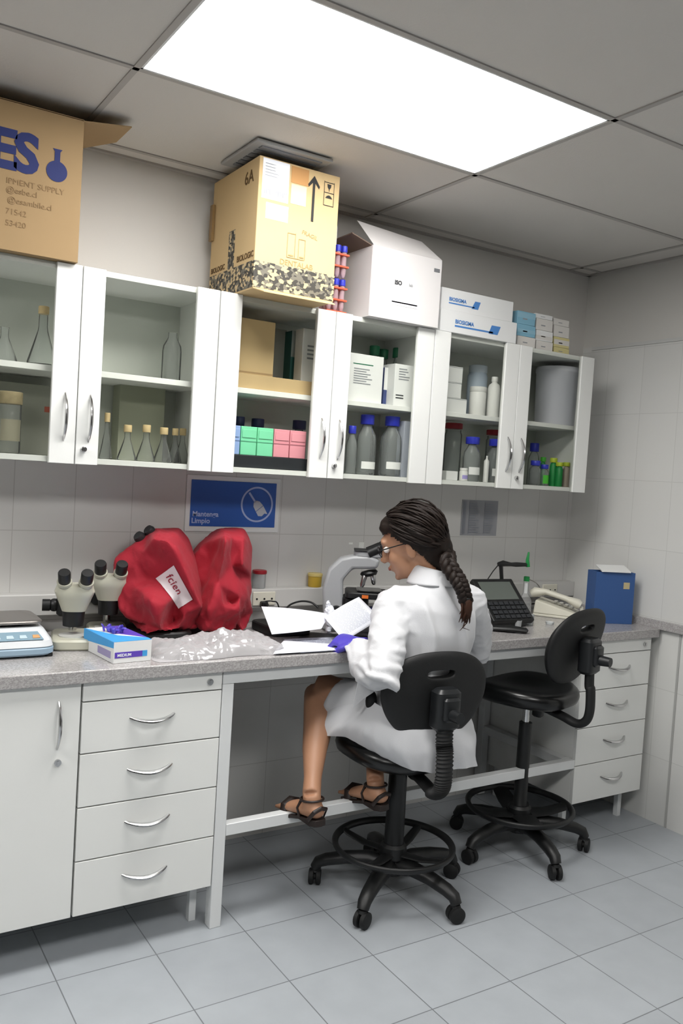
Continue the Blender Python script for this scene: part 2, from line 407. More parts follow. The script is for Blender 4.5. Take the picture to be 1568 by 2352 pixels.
# ================================================================== bench
ZC, YC = .891, -.6026
SL = MB().box(-1.3, XR-.023, YC, -.001, ZC-.04, ZC).build('worktop', GRANITE, None, bevel=.004, label='long grey speckled granite worktop running under the wall cabinets', cat='worktop')
YD = -.585
def dhandle(m, xc, z, w_=.14): return bow(m, (xc-w_/2, YD+.001, z+.006), (xc+w_/2, YD+.001, z+.006), (0, -.026, -.012))
def lockm(x, z): return MB().cyl((x, YD+.002, z), (x, YD-.007, z), .010).box(x-.003, x+.003, YD-.009, YD-.006, z-.006, z+.006)
def drawers(x0, x1, label, hx, lockx, legs):
    t = thing('drawer_cabinet', label, 'drawer cabinet', ((x0+x1)/2, -.3, 0), 0, 'four-drawer bench cabinets')
    MB().box(x0, x1, YD+.019, -.02, .15, .8495).build('carcass', WHITE, t, bevel=.001)
    p = MB().box(x0, x1, YD, YD+.018, .794, .8495).build('top_rail', WHITE, t, bevel=.0015)
    lockm(lockx, .822).build('lock', CHROME, p)
    for za, zb in ((.638, .790), (.476, .634), (.313, .472), (.145, .309)):
        d = MB().box(x0, x1, YD, YD+.018, za, zb).build('drawer', WHITE, t, bevel=.0015)
        dhandle(MB(), hx, (za+zb)/2+.012).build('handle', CHROME, d)
    for lx in legs:
        for ly in (-.50, -.08): MB().box(lx-.012, lx+.012, ly-.012, ly+.012, 0, .15).build('leg', STEELW, t, bevel=.001)
drawers(.2395, .683, 'white four-drawer cabinet at the left beside the tall cupboard door', .455, .640, (.655,))
drawers(2.361, 2.806, 'white four-drawer cabinet at the right end of the bench near the corner', 2.60, 2.76, (2.40, 2.765))
t = thing('base_cupboard', 'white cupboard with one tall door at the left edge of the bench', 'cupboard', (-.2, -.3, 0))
MB().box(-.70, .2335, YD+.019, -.02, .15, .8495).build('carcass', WHITE, t, bevel=.001)
for a, b in ((-.70, -.236), (-.232, .2335)):
    d = MB().box(a, b, YD, YD+.018, .145, .8495).build('door', WHITE, t, bevel=.0015)
    hx = b-.062
    bow(MB(), (hx, YD+.001, .662), (hx, YD+.001, .80), (0, -.026, 0)).build('handle', CHROME, d)
    lockm(hx+.003, .622).build('lock', CHROME, d)
for lx in (-.66,):
    for ly in (-.50, -.08): MB().box(lx-.012, lx+.012, ly-.012, ly+.012, 0, .15).build('leg', STEELW, t, bevel=.001)
# steel frame carrying the knee space of the worktop
t = thing('bench_frame', 'white steel frame with leg, front rail and low foot rail under the worktop', 'frame', (1.5, -.3, 0))
for (x, y) in ((.706, YD+.02), (.706, -.03), (2.335, -.03)): 
    MB().box(x-.02, x+.02, y-.02, y+.02, 0 if x < 1 else .004, .8085).build('leg', STEELW, t, bevel=.002)
MB().box(.686, 2.3595, YD, YD+.04, .809, .8505).build('front_rail', STEELW, t, bevel=.002)
MB().box(.7265, 2.3595, YD, YD+.035, .303, .342).build('foot_rail', STEELW, t, bevel=.002)
MB().box(2.318, 2.3595, -.5495, -.0505, .303, .342).build('side_rail', STEELW, t, bevel=.002)

# ================================================================== wall sign and notice
t = thing('wall_sign', 'blue wall sign with a white circled brush, under the middle wall cabinet', 'sign', (.96, 0, 1.36))
MB().box(.762, 1.164, -.004, -.0005, 1.252, 1.468).build('backing', PAPERW, t)
MB().box(.780, 1.146, -.006, -.0041, 1.272, 1.45).build('panel', BLUE, t)
SW = mat('sign_white', 'a9b6dc', .5); SW2 = mat('sign_cream', 'b9bcc4', .5)
r = MB(); cx_, cz_ = 1.062, 1.363
ring = [[Vector((cx_+q*math.cos(a), yy, cz_+q*math.sin(a))) for q, yy in ((.071, -.0062), (.071, -.007), (.064, -.007), (.064, -.0062))] for a in [2*PI*k/48 for k in range(48)]]
r.loft(ring, close=True); r.build('circle', SW, t)
def loc2(u, v): # brush frame: handle up-left, head down-right
    a = math.radians(-52); return (cx_+.004+u*math.cos(a)-v*math.sin(a), -.0062, cz_-.006+u*math.sin(a)+v*math.cos(a))
MB().poly([loc2(-.066, -.004), loc2(-.02, -.004), loc2(-.02, .004), loc2(-.066, .004)], (0, -.0008, 0)).build('brush_handle', SW, t, hard=True)
MB().poly([loc2(-.022, -.007), loc2(-.01, -.017), loc2(.012, -.020), loc2(.012, .020), loc2(-.01, .017), loc2(-.022, .007)], (0, -.0008, 0)).build('brush_head', SW2, t, hard=True)
MB().poly([loc2(.014, -.020), loc2(.034, -.022), loc2(.044, -.010), loc2(.042, .006), loc2(.052, .016), loc2(.032, .018), loc2(.014, .020)], (0, -.0008, 0)).build('bristles', SW2, t, hard=True)
text('Mantenga', .028, SW, (.789, -.0066, 1.310), (1, 0, 0), (0, 0, 1), t, bold=.0006)
text('Limpio', .028, SW, (.786, -.0066, 1.284), (1, 0, 0), (0, 0, 1), t, bold=.0006)
t = thing('notice', 'faded printed notice taped to the tiles right of the seated woman', 'notice', (2.24, 0, 1.33))
MB().box(2.13, 2.355, -.002, -.0004, 1.252, 1.42).build('sheet', glassm('notice_sleeve', (.95, .95, .95), .1, .1, milk=.5, milkcol=(.55, .56, .6)), t)
MB().box(2.137, 2.155, -.0028, -.0021, 1.26, 1.412).build('print_column', mat('notice_print', '84878f', .7), t)
random.seed(3)
for c0 in (2.18, 2.275):
    q = MB().box(c0-.004, c0-.0025, -.0028, -.0021, 1.26, 1.412)
    for k in range(13):
        z = 1.405-k*.0112
        q.box(c0-.0025, c0+random.uniform(.035, .062), -.0028, -.0021, z-.0055, z)
    q.build('print_column', mat('notice_print', '84878f', .7), t)
for (px, py, w_, h_) in ((829, 1256, .026, .04), (805, 1248, .02, .008)):
    p = at(px, py, 'y', 0)
    MB().box(p.x-w_/2, p.x+w_/2, -.0015, -.0004, p.z-h_/2, p.z+h_/2).build('wall_sticker', mat('sticker_white', 'f4f6f2', .5), None,
        label='small white square sticker on the tiles behind the microscope eyepieces' if w_ > .022 else 'tiny narrow white tape strip on the tiles above the microscope', cat='sticker')
# ================================================================== things on and in the wall cabinets
def px_box(name, px0, px1, pyt, z0, y, dep, m, label, cat, parent=None, group=None, bevel=.0015, z1=None, rz=0):
    """box whose front face stands at depth y on height z0, its edges measured in the photo"""
    x0 = X_at(px0, y, z0); x1 = X_at(px1, y, z0)
    if z1 is None: z1 = Z_at(pyt, (x0+x1)/2, y)
    t = thing(name, label, cat, ((x0+x1)/2, y+dep/2, z0), rz, group)
    hw = (x1-x0)/2
    MB().box(-hw, hw, -dep/2, dep/2, 0, z1-z0).build('body', m, t, bevel=bevel, local=True)
    t['hw'] = hw; t['hh'] = z1-z0; t['hd'] = dep/2
    return t
def fdec(t, name, m, u0, u1, v0, v1, label=None, off=.0006, side=None):
    """flat print on the front (or right/left) face of a px_box; u, v in 0..1 of the face"""
    hw, hh, hd = t['hw'], t['hh'], t['hd']
    if side == 'L': pts = [(-hw-off, hd-2*hd*u0, v0*hh), (-hw-off, hd-2*hd*u1, v0*hh), (-hw-off, hd-2*hd*u1, v1*hh), (-hw-off, hd-2*hd*u0, v1*hh)]; vec = (off*.6, 0, 0)
    elif side == 'T': pts = [(-hw+2*hw*u0, -hd+2*hd*v0, hh+off), (-hw+2*hw*u1, -hd+2*hd*v0, hh+off), (-hw+2*hw*u1, -hd+2*hd*v1, hh+off), (-hw+2*hw*u0, -hd+2*hd*v1, hh+off)]; vec = (0, 0, -off*.6)
    else: pts = [(-hw+2*hw*u0, -hd-off, v0*hh), (-hw+2*hw*u1, -hd-off, v0*hh), (-hw+2*hw*u1, -hd-off, v1*hh), (-hw+2*hw*u0, -hd-off, v1*hh)]; vec = (0, off*.6, 0)
    return MB().poly(pts, vec).build(name, m, t, local=True, hard=True, label=label)
def fpt(t, u, v, off=.0012):
    W = wm(t) @ Vector((-t['hw']+2*t['hw']*u, -t['hd']-off, v*t['hh'])); return W
def ftext(t, s, size, m, u, v, **k): return text(s, size, m, fpt(t, u, v), (1, 0, 0), (0, 0, 1), t, **k)
def done(t):
    for k in ('hw', 'hh', 'hd'): del t[k]
TXT = mat('print_grey', '8d9094', .7); TXTD = mat('print_dark', '3a3c3f', .7)
def lines(t, u0, u1, v0, v1, n, m=TXT):
    q = MB(); hw, hh, hd = t['hw'], t['hh'], t['hd']; rnd = random.Random(int(u0*100+v0*77+n))
    for k in range(n):
        v = v1-(v1-v0)*k/n; e = u0+(u1-u0)*rnd.uniform(.6, 1)
        q.box(-hw+2*hw*u0, -hw+2*hw*e, -hd-.0008, -hd-.0004, (v-(v1-v0)/n*.45)*hh, v*hh)
    return q.build('print', m, t, local=True, hard=True)

# --- big brown box at the left with the ES lettering
ZB1 = 2.5; x1 = .226; x0 = -.36; yf = -.353
t = thing('cardboard_box', 'large brown cardboard box with blue ES lettering, far left on the cabinets', 'box', ((x0+x1)/2, -.18, ZTOP))
b = MB(); T = .005
b.box(x0, x1, yf, yf+T, ZTOP, ZB1+.038); b.box(x0, x1, -.01-T, -.01, ZTOP, ZB1+.038)
b.box(x0, x0+T, yf+T, -.01-T, ZTOP, ZB1+.038); b.box(x1-T, x1, yf+T, -.01-T, ZTOP, ZB1+.038); b.box(x0+T, x1-T, yf+T, -.01-T, ZTOP, ZTOP+T)
b.build('body', CARD, t, bevel=.001)
MB().poly([(x1-.001, yf+.001, 2.533), (.372, yf-.005, 2.553), (.372, -.20, 2.553), (x1-.001, -.02, 2.533)], (0, 0, .004)).build('flap', CARD, t)
MB().poly([(x0, yf, 2.535), (x1, yf, 2.535), (x1-.01, -.18, 2.563), (x0, -.18, 2.560)], (0, 0, .004)).build('flap', CARD, t)
INKE = mat('navy_print', '1d2a66', .7)
text('ES', .155, INKE, (X_at(-26, yf, 2.4), yf-.001, 2.345), (1, 0, 0), (0, 0, 1), t, name='logo_lettering', bold=.006, spacing=.9)
fl = MB(); fc = (.151, 2.366)
fl.poly([(fc[0]+.031*math.cos(a), yf-.0015, fc[1]+.031*math.sin(a)) for a in [2*PI*k/28 for k in range(28)]], (0, .0009, 0))
fl.poly([(fc[0]-.008, yf-.0014, fc[1]+.025), (fc[0]+.008, yf-.0014, fc[1]+.025), (fc[0]+.008, yf-.0014, fc[1]+.058), (fc[0]+.014, yf-.0014, fc[1]+.066), (fc[0]-.014, yf-.0014, fc[1]+.066), (fc[0]-.008, yf-.0014, fc[1]+.058)], (0, .0008, 0))
fl.build('flask_emblem', INKE, t, hard=True)
for s_, z_, xx in (('IPMENT SUPPLY', 2.300, .176), ('@esbe.cl', 2.275, .098), ('@esambile.cl', 2.246, .142), ('71542', 2.212, .07), ('53420', 2.178, .07)):
    text(s_, .024, INKG, (xx, yf-.001, z_), (1, 0, 0), (0, 0, 1), t, align='RIGHT')

# --- tall cardboard box with arrow
X0, X1, Y0, ZT2 = .778, 1.092, -.448, 2.545
t = thing('cardboard_box', 'tall light cardboard box with black up arrow, shipping labels and wood-chip print', 'box', ((X0+X1)/2, -.2, ZTOP))
MB().box(X0, X1, Y0, -.075, ZTOP, ZT2).build('body', CARD2, t, bevel=.002)
band = chipmat('wood_chip_print', '383631', '686459', 'b9a47e', 85)
q = MB(); zb = ZTOP+.095
q.box(X0-.0008, X1+.0008, Y0-.0008, Y0-.0002, ZTOP+.006, zb); q.box(X0-.0008, X0-.0002, Y0, -.08, ZTOP+.006, zb)
q.box(X0-.0008, X0-.0002, -.285, -.235, zb, 2.335)
q.build('chip_print', band, t, hard=True)
def fr(u, v): return (X0+(X1-X0)*u, Y0-.001, ZTOP+(ZT2-ZTOP)*v)
def fq(name, m, u0, u1, v0, v1, lab=None, e=0): return MB().poly([Vector(fr(u0, v0))-Vector((0, e, 0)), Vector(fr(u1, v0))-Vector((0, e, 0)), Vector(fr(u1, v1))-Vector((0, e, 0)), Vector(fr(u0, v1))-Vector((0, e, 0))], (0, .0006, 0)).build(name, m, t, hard=True, label=lab)
fq('shipping_label', PAPER, .04, .36, .69, .99, 'white paper shipping label')
q = MB(); random.seed(5)
for k in range(14):
    a = .07+.02*k; q.poly([fr(a, .725), fr(a+random.choice((.006, .012)), .725), fr(a+.008, .765), fr(a, .765)], (0, -.0006, 0))
for k in range(5):
    q.poly([fr(.07, .95-.022*k), fr(.07+random.uniform(.08, .2), .95-.022*k), fr(.2, .955-.022*k), fr(.07, .956-.022*k)], (0, -.0006, 0))
q.build('barcode', GREYINK, t, hard=True)
fq('address_label', PAPER, .10, .37, .545, .665, 'small white label'); fq('address_mark', GREYINK, .30, .325, .59, .62, e=.0006)
fq('tape', mat('peeled_card', 'b98a55', .8), .385, .60, .86, .985); fq('clear_sleeve', mat('sleeve', 'cdb795', .35), .39, .58, .70, .85)
ar = [(.655, .60), (.685, .60), (.685, .90), (.735, .86), (.745, .88), (.67, .955), (.595, .88), (.605, .86), (.655, .90)]
MB().poly([fr(u, v) for u, v in ar], (0, -.0005, 0)).build('arrow', INK, t, hard=True)
q = MB()
for (a0, a1, b0, b1) in ((.80, .93, .93, .935), (.80, .93, .85, .855), (.80, .805, .75, .94), (.925, .93, .75, .94), (.80, .93, .75, .755)): q.poly([fr(a0, b0), fr(a1, b0), fr(a1, b1), fr(a0, b1)], (0, -.0005, 0))
q.poly([fr(.84, .92), fr(.89, .92), fr(.885, .895), fr(.868, .88), fr(.868, .865), fr(.862, .865), fr(.862, .88), fr(.845, .895)], (0, -.0006, 0))
q.poly([fr(.82, .81), fr(.91, .81), fr(.89, .828), fr(.866, .835), (fr(.84, .828))], (0, -.0006, 0))
q.build('handling_symbols', INK, t, hard=True)
FI = mat('faint_print', 'a08557', .8)
q = MB()
for (a0, a1, b0, b1) in ((.38, .385, .29, .47), (.475, .48, .29, .48), (.38, .48, .47, .475), (.38, .60, .285, .29), (.52, .525, .29, .44), (.60, .605, .29, .44), (.52, .605, .44, .445), (.54, .59, .30, .31), (.40, .46, .30, .31)): q.poly([fr(a0, b0), fr(a1, b0), fr(a1, b1), fr(a0, b1)], (0, -.0005, 0))
q.build('printed_outline', FI, t, hard=True)
text('DENTALAB', .026, FI, fr(.30, .225), (1, 0, 0), (0, 0, 1), t)
text('FRAGIL', .02, FI, fr(.55, .49), (1, 0, -.2), (.2, 0, 1), t)
for s_, yy, zz, sz in (('BIOLOGIC', -.39, 2.215, .028), ('BIOLOGIC', -.17, 2.21, .026), ('6A', -.40, 2.47, .06)):
    text(s_, sz, mat('brown_print', '5c4524', .8), (X0-.001, yy+.08 if sz < .05 else yy+.06, zz), (0, -1, 0), (0, 0, 1), t, bold=.0008)
MB().box(X0-.012, X0-.0012, -.10, -.078, 2.33, 2.46).build('tape', mat('brown_tape', '7d6238', .4), t)
q = MB().poly([(X0+.004, Y0-.0, ZTOP+.0005), (X1-.006, Y0, ZTOP+.0005), (X1-.02, Y0-.05, ZTOP-.016), (X0+.02, Y0-.045, ZTOP-.014)], (0, 0, .003)); q.build('bottom_flap', CARD2, t)

# --- tubes with blue caps in two racks beside it
TUBE = glassm('tube_plastic', (.85, .80, .84), .2, .1, milk=.45, milkcol=(.75, .55, .6))
t = thing('tube_rack', 'bundle of blue-capped centrifuge tubes in orange racks between the cardboard and white boxes', 'tube rack', (1.20, -.25, ZTOP))
MB().box(1.142, 1.228, -.325, -.24, ZTOP, ZTOP+.004).build('base', mat('rack_orange', 'd65a3a', .5), t)
for row, zr in ((0, ZTOP+.004), (1, ZTOP+.128)):
    f = MB()
    for zz in (.038, .082): f.box(1.143, 1.227, -.325, -.24, zr+zz, zr+zz+.006)
    f.build('rack_plate', mat('rack_orange', 'd65a3a', .5), t)
    for i in range(3):
        for j in range(3):
            cx, cy = 1.158+i*.027, -.310+j*.027
            tb = MB().lathe([(.001, 0), (.006, .004), (.0095, .018), (.0095, .10), (.009, .1)], (cx, cy, zr), n=12).build('tube', TUBE, t)
            MB().lathe([(.0115, .096), (.0118, .098), (.0115, .118), (.010, .1195)], (cx, cy, zr), n=12).build('cap', CAPB, tb)
px_box('white_packet', 770, 786, 513, 2.34+.025, -.30, .03, PAPERW, 'small white packet on the upper blue-capped tubes', 'packet')
for o in [o for o in bpy.data.objects if o.name.startswith('white_packet')]: done(o)
o.location.z = ZTOP+.249; o.location.x = 1.17; o.location.y = -.28

# --- white box with open flaps
t = thing('white_box', 'big white cardboard box with open top flaps on the middle of the cabinets', 'box', (1.47, -.2, ZTOP))
a0, a1, yf, zt = 1.310, 1.640, -.357, 2.372; T = .005; yb = -.03
b = MB(); b.box(a0, a1, yf, yf+T, ZTOP, zt); b.box(a0, a1, yb-T, yb, ZTOP, zt); b.box(a0, a0+T, yf+T, yb-T, ZTOP, zt); b.box(a1-T, a1, yf+T, yb-T, ZTOP, zt); b.box(a0+T, a1-T, yf+T, yb-T, ZTOP, ZTOP+T)
WB = mat('white_carton', 'd8d5d4', .6)
b.build('body', WB, t, bevel=.001)
MB().poly([(a0, yf, zt), (a1, yf, zt), (a1-.03, yf+.10, zt+.085), (a0-.015, yf+.10, zt+.105)], (0, .004, .003)).build('flap', WB, t)
MB().poly([(a0, yf+.012, zt-.002), (a0, yb-.01, zt-.002), (a0-.075, yb-.03, zt+.03), (a0-.085, yf+.02, zt+.028)], (0, 0, .004)).build('flap', mat('carton_inside', '6e5c50', .8), t)
MB().poly([(a1, yf+.015, zt-.002), (a1, yb-.01, zt-.002), (a1-.02, yb-.02, zt+.10), (a1-.02, yf+.09, zt+.06)], (.004, 0, 0)).build('flap', WB, t)
def wq(name, m, x_a, x_b, z_a, z_b): return MB().box(x_a, x_b, yf-.001, yf-.0003, z_a, z_b).build(name, m, t, hard=True)
wq('label', PAPER, 1.405, 1.535, 2.165, 2.235); wq('stripe', INK, 1.408, 1.53, 2.174, 2.179); wq('stamp', mat('stamp_grey', '6d6f72', .7), 1.602, 1.63, 2.322, 2.336)
text('ISO', .022, TXTD, (1.417, yf-.001, 2.243), (1, 0, 0), (0, 0, 1), t, bold=.001); text('lab', .016, TXT, (1.485, yf-.001, 2.245), (1, 0, 0), (0, 0, 1), t)

# --- boxes at the right on top
def top_box(px0, px1, pyt, z0, y, dep, m, label, name='carton'): return px_box(name, px0, px1, pyt, z0, y, dep, m, label, 'box')
t = px_box('long_carton', 1010, 1184, 720, ZTOP, -.33, .14, PAPERW, 'lower of two long white cartons with blue logos on the cabinet top', 'box', z1=ZTOP+.088)
h1 = t['hh']; MB().poly([(-t['hw']*.0+.05, -t['hd']-.0006, .022), (.13-.03, -t['hd']-.0006, .022), (.115, -t['hd']-.0006, .058), (.065, -t['hd']-.0006, .058)], (0, .0004, 0)).build('blue_logo', LOGO, t, local=True, hard=True)
ftext(t, 'BIOSIGMA', .022, LOGO, .18, .44, bold=.0006); fdec(t, 'stripe', LOGO, .18, .68, .28, .36); done(t)
t = px_box('long_carton', 1012, 1176, 690, ZTOP+h1+.0005, -.325, .13, PAPERW, 'upper long white carton with a blue logo, lying on its twin', 'box', z1=ZTOP+h1+.086)
MB().poly([(-.035, -t['hd']-.0006, .022), (.0, -t['hd']-.0006, .022), (.012, -t['hd']-.0006, .054), (-.018, -t['hd']-.0006, .054)], (0, .0004, 0)).build('blue_logo', LOGO, t, local=True, hard=True)
ftext(t, 'BIOSIGMA', .02, LOGO, .1, .44, bold=.0006); fdec(t, 'stripe', LOGO, .1, .45, .3, .36); done(t)
def stack(px0, px1, y, dep, specs):
    z = ZTOP
    for name, h, m, lab, pr_ in specs:
        t = px_box(name, px0, px1, 0, z, y, dep, m, lab, 'box', z1=z+h)
        if pr_: fdec(t, 'printed_band', pr_[0], .0, 1, pr_[1], pr_[2])
        fdec(t, 'printed_mark', TXT, .3, .55, .38, .48); done(t); z += h+.0005
CY = mat('cyan_carton', '7fb0c6', .6); OFFW = mat('offwhite_carton', 'd3d0cb', .6)
stack(1187, 1228, -.30, .11, [('small_carton', .045, OFFW, 'plain off-white small carton under the cyan boxes', None), ('cyan_carton', .05, CY, 'lower pale cyan box in the stack beside the long cartons', (CYAN, .3, .6)), ('cyan_carton', .055, CY, 'top pale cyan box in the stack beside the long cartons', (CYAN, .5, .9))])
stack(1230, 1268, -.29, .10, [('small_carton', .042, OFFW, 'bottom small white carton right behind the cyan stack', None), ('small_carton', .045, PAPERW, 'second small white carton up, right of the cyan stack', (OFFW, .1, .5)), ('small_carton', .05, OFFW, 'third small white carton up, right of the cyan stack', None), ('small_carton', .02, PAPERW, 'thin white carton topping the stack right of cyan', None)])
stack(1271, 1306, -.28, .10, [('small_carton', .03, mat('yellow_carton', 'cfc58e', .6), 'yellowish low carton at the right end of the cabinet top', None), ('small_carton', .045, mat('yellow_carton', 'cfc58e', .6), 'pale yellow carton second from the bottom at the right end', (OFFW, .25, .75)), ('small_carton', .05, OFFW, 'off-white carton above the yellow ones at the right end', None), ('small_carton', .03, OFFW, 'topmost carton of the rightmost stack near the corner', None)])

# --- glassware and bottles
def vessel(name, px, wpx, pyt, z0, y, prof, m, label, cat, capspec=None, group=None, label_m=None, fill=None):
    """turned vessel; prof in units of (radius, height) fractions"""
    x = X_at(px, y, z0); dpt = (Vector((x, y, z0))-CP).dot(FW); r = wpx/2*dpt/FPX; h = Z_at(pyt, x, y)-z0
    t = thing(name, label, cat, (x, y, z0), 0, group)
    MB().lathe([(a*r, b*h) for a, b in prof], n=20).build('body', m, t, local=True, sharp=1.2)
    if capspec:
        cm, ca, cb, cr = capspec
        MB().lathe([(cr*r*.96, ca*h), (cr*r, ca*h+.002), (cr*r, cb*h-.002), (cr*r*.93, cb*h)], n=18).build('stopper' if cm == CORK else 'cap', cm, t, local=True)
    if label_m:
        R_ = [[(r*1.012*math.cos(a), r*1.012*math.sin(a), z) for z in (h*label_m[1], h*label_m[2])] for a in [-PI*.80+.0+PI*.62*k/10 for k in range(11)]]
        q = MB(); vs = [p for rr in R_ for p in rr]; q.faces(vs, [(2*k, 2*k+2, 2*k+3, 2*k+1) for k in range(10)]); q.build('paper_label', label_m[0], t, local=True)
    return t
FLASK = [(.02, 0), (.92, 0), (1, .02), (.98, .07), (.36, .58), (.30, .66), (.30, .86), (.36, .87), (.33, .875), (.27, .86), (.27, .66), (.33, .57), (.93, .08), (.9, .03), (.02, .025)]
LABB = [(.02, 0), (.93, 0), (1, .03), (1, .56), (.93, .66), (.55, .78), (.46, .82), (.46, .90), (.42, .90), (.42, .82), (.50, .77), (.88, .65), (.95, .55), (.95, .04), (.02, .03)]
JAR = [(.02, 0), (.94, 0), (1, .02), (1, .80), (.88, .84), (.88, .88), (.84, .88), (.84, .84), (.96, .79), (.96, .03), (.02, .025)]
PBOT = [(.02, 0), (.95, 0), (1, .02), (1, .70), (.8, .8), (.42, .85), (.42, .9), (.02, .9)]
# left cabinet: corked conical flasks
for px, wp, pyt, y, lab in ((242, 30, 948, -.20, 'leftmost corked flask in the lower left glass cabinet'), (290, 44, 976, -.27, 'corked conical flask, second from the left in the lower row'), (333, 44, 976, -.27, 'corked conical flask in the middle of the lower row'), (373, 44, 982, -.27, 'corked conical flask, fourth from the left in the lower row'), (399, 34, 984, -.19, 'small corked flask behind the lower row, near its right end'), (416, 36, 984, -.16, 'rearmost corked flask at the right end of the lower row')):
    vessel('conical_flask', px, wp, pyt, ZL, y, FLASK, GLASS, lab, 'flask', (CORK, .80, 1.0, .42), 'corked conical flasks')
vessel('conical_flask', 95, 66, 704, ZU, -.22, FLASK, GLASS, 'large conical flask with cork on the upper shelf of the left cabinet', 'flask', (CORK, .87, 1.0, .36), 'corked conical flasks')
vessel('conical_flask', 8, 60, 740, ZU, -.2, FLASK, GLASS, 'open conical flask cut by the left edge on the upper shelf', 'flask', None)
vessel('glass_bottle', 391, 44, 752, ZU, -.17, LABB, GLASS, 'empty clear glass bottle alone on the upper shelf', 'bottle', None)
vessel('preserving_jar', 18, 52, 900, ZL, -.22, JAR, GLASS, 'glass jar with paper-covered lid at the left edge, lower shelf', 'jar', (mat('paper_cover', '9b8d6d', .8, var=.3, scale=60), .80, 1.0, 1.06), label_m=(mat('old_label', '8a8674', .8), .2, .55))
t = px_box('storage_box', -40, 124, 880, ZL, -.08, .06, mat('grey_carton', '9fa096', .7), 'grey box with a small red mark behind the jar, lower left shelf', 'box'); fdec(t, 'red_mark', mat('mark_red', 'b8604f', .6), .83, .95, .62, .70); done(t)
t = px_box('storage_box', 268, 372, 868, ZL, -.10, .08, mat('olive_grey_carton', '9da08d', .7), 'grey-green box standing behind the corked flasks', 'box'); done(t)
# middle cabinet, left door
t = px_box('flat_carton', 536, 735, 848, ZU, -.27, .22, CARD2, 'wide flat cardboard box lying on the upper shelf of the middle cabinet', 'box', z1=ZU+.052); done(t); hz = ZU+.0525
t = px_box('cardboard_carton', 520, 626, 733, hz, -.26, .15, CARD2, 'brown carton standing on the wide flat box', 'box'); fdec(t, 'fold_line', CARD, 0, 1, .02, .05); done(t)
t = px_box('teal_carton', 664, 702, 762, hz, -.14, .08, TEAL, 'dark teal and grey carton on the flat box', 'box'); fdec(t, 'grey_band', mat('carton_grey', '9aa3a3', .6), 0, 1, .5, 1); done(t)
t = px_box('white_carton', 690, 745, 758, hz, -.22, .06, PAPERW, 'white carton with a faded print, right on the flat box', 'box'); lines(t, .2, .6, .4, .7, 4); done(t)
t = px_box('grey_carton', 618, 652, 756, hz, -.085, .05, mat('mid_grey_carton', '8e918e', .7), 'grey carton at the back between the brown and teal cartons', 'box'); done(t)
# pastel tube boxes on a dark tray
t = px_box('dark_tray', 528, 712, 1043, ZL, -.29, .13, mat('tray_black', '23262b', .45), 'dark tray under the pastel storage boxes', 'tray', z1=ZL+.045); done(t)
MB_ = mat('pastel_blue', '98b3e6', .5); PG = mat('pastel_green', '7fdcae', .5); PP = mat('pastel_pink', 'e79aa6', .5)
for k, (a, b, m, nm, lb) in enumerate(((513, 549, MB_, 'blue', 'pastel blue storage box, leftmost in the row'), (551, 587, PG, 'green', 'pastel green storage box next to the blue one'), (589, 625, PG, 'green', 'pastel green storage box next to the pink ones'), (627, 662, PP, 'pink', 'pastel pink storage box beside the green ones'), (664, 700, PP, 'pink', 'pastel pink storage box at the right end of the row'))):
    t = px_box('pastel_box', a, b, 0, ZL+.0455, -.275, .10, m, lb, 'box', group='pastel storage boxes on the tray', z1=ZL+.148)
    hw = t['hw']; g = MB().box(-hw-.0005, hw+.0005, -.0512, -.0505, .048, .0505)
    g.build('seam', mat('seam_'+nm, {'blue': '7389b5', 'green': '58a583', 'pink': 'b06a77'}[nm], .5), t, local=True, hard=True)
    MB().box(-hw+.004, hw-.004, -.0525, -.0505, .062, .092).build('front_lid', m, t, local=True, bevel=.001); done(t)
for px, w_, pyt, lab in ((543, 26, 957, 'navy-capped bottle behind the blue pastel box'), (586, 30, 962, 'navy-capped bottle behind the green pastel boxes'), (681, 32, 966, 'navy-capped bottle behind the rightmost pink box')):
    vessel('media_bottle', px, w_*1.15, pyt, ZL, -.11, LABB, GLASSB, lab, 'bottle', (CAPN, .82, 1.0, .85), 'navy-capped bottles behind the pastel boxes')
# middle cabinet, right door
t = px_box('white_carton', 796, 875, 815, ZU, -.25, .12, PAPERW, 'large white carton with green line on the upper shelf', 'box'); fdec(t, 'green_line', GREEND, .12, .70, .78, .80); lines(t, .15, .7, .35, .7, 7); done(t)
t = px_box('white_carton', 902, 947, 838, ZU, -.25, .1, PAPERW, 'tall white carton with small print at the right on the upper shelf', 'box'); lines(t, .2, .75, .6, .9, 5); lines(t, .1, .5, .15, .28, 2, TXTD); done(t)
t = px_box('blue_white_carton', 878, 897, 845, ZU, -.20, .07, mat('carton_navy', '3d4a7c', .6), 'narrow white and blue carton between two white cartons', 'box'); fdec(t, 'white_part', PAPERW, 0, 1, .42, 1); done(t)
for px, w_, pyt, y, lab in ((852, 34, 795, -.09, 'left green-capped bottle behind the large white carton'), (905, 34, 800, -.09, 'right green-capped bottle behind the cartons'), (873, 30, 803, -.05, 'middle green-capped bottle at the back of the shelf')):
    vessel('green_capped_bottle', px, w_, pyt, ZU, y, LABB, GLASSB, lab, 'bottle', (GREEND, .84, 1.0, .7), 'green-capped bottles at the back')
for px, w_, pyt, y, lab, lm in ((836, 46, 953, -.22, 'blue-capped glass bottle, left of the pair in the middle cabinet', (PAPERW, .10, .22)), (893, 50, 957, -.22, 'blue-capped glass bottle, right of the pair in the middle cabinet', (PAPERW, .12, .24)), (803, 26, 978, -.26, 'small blue-capped bottle half hidden by the door frame', None)):
    vessel('media_bottle', px, w_, pyt, ZL, y, LABB, GLASSB, lab, 'bottle', (CAPB, .84, 1.0, .68), 'blue-capped laboratory bottles', label_m=lm)
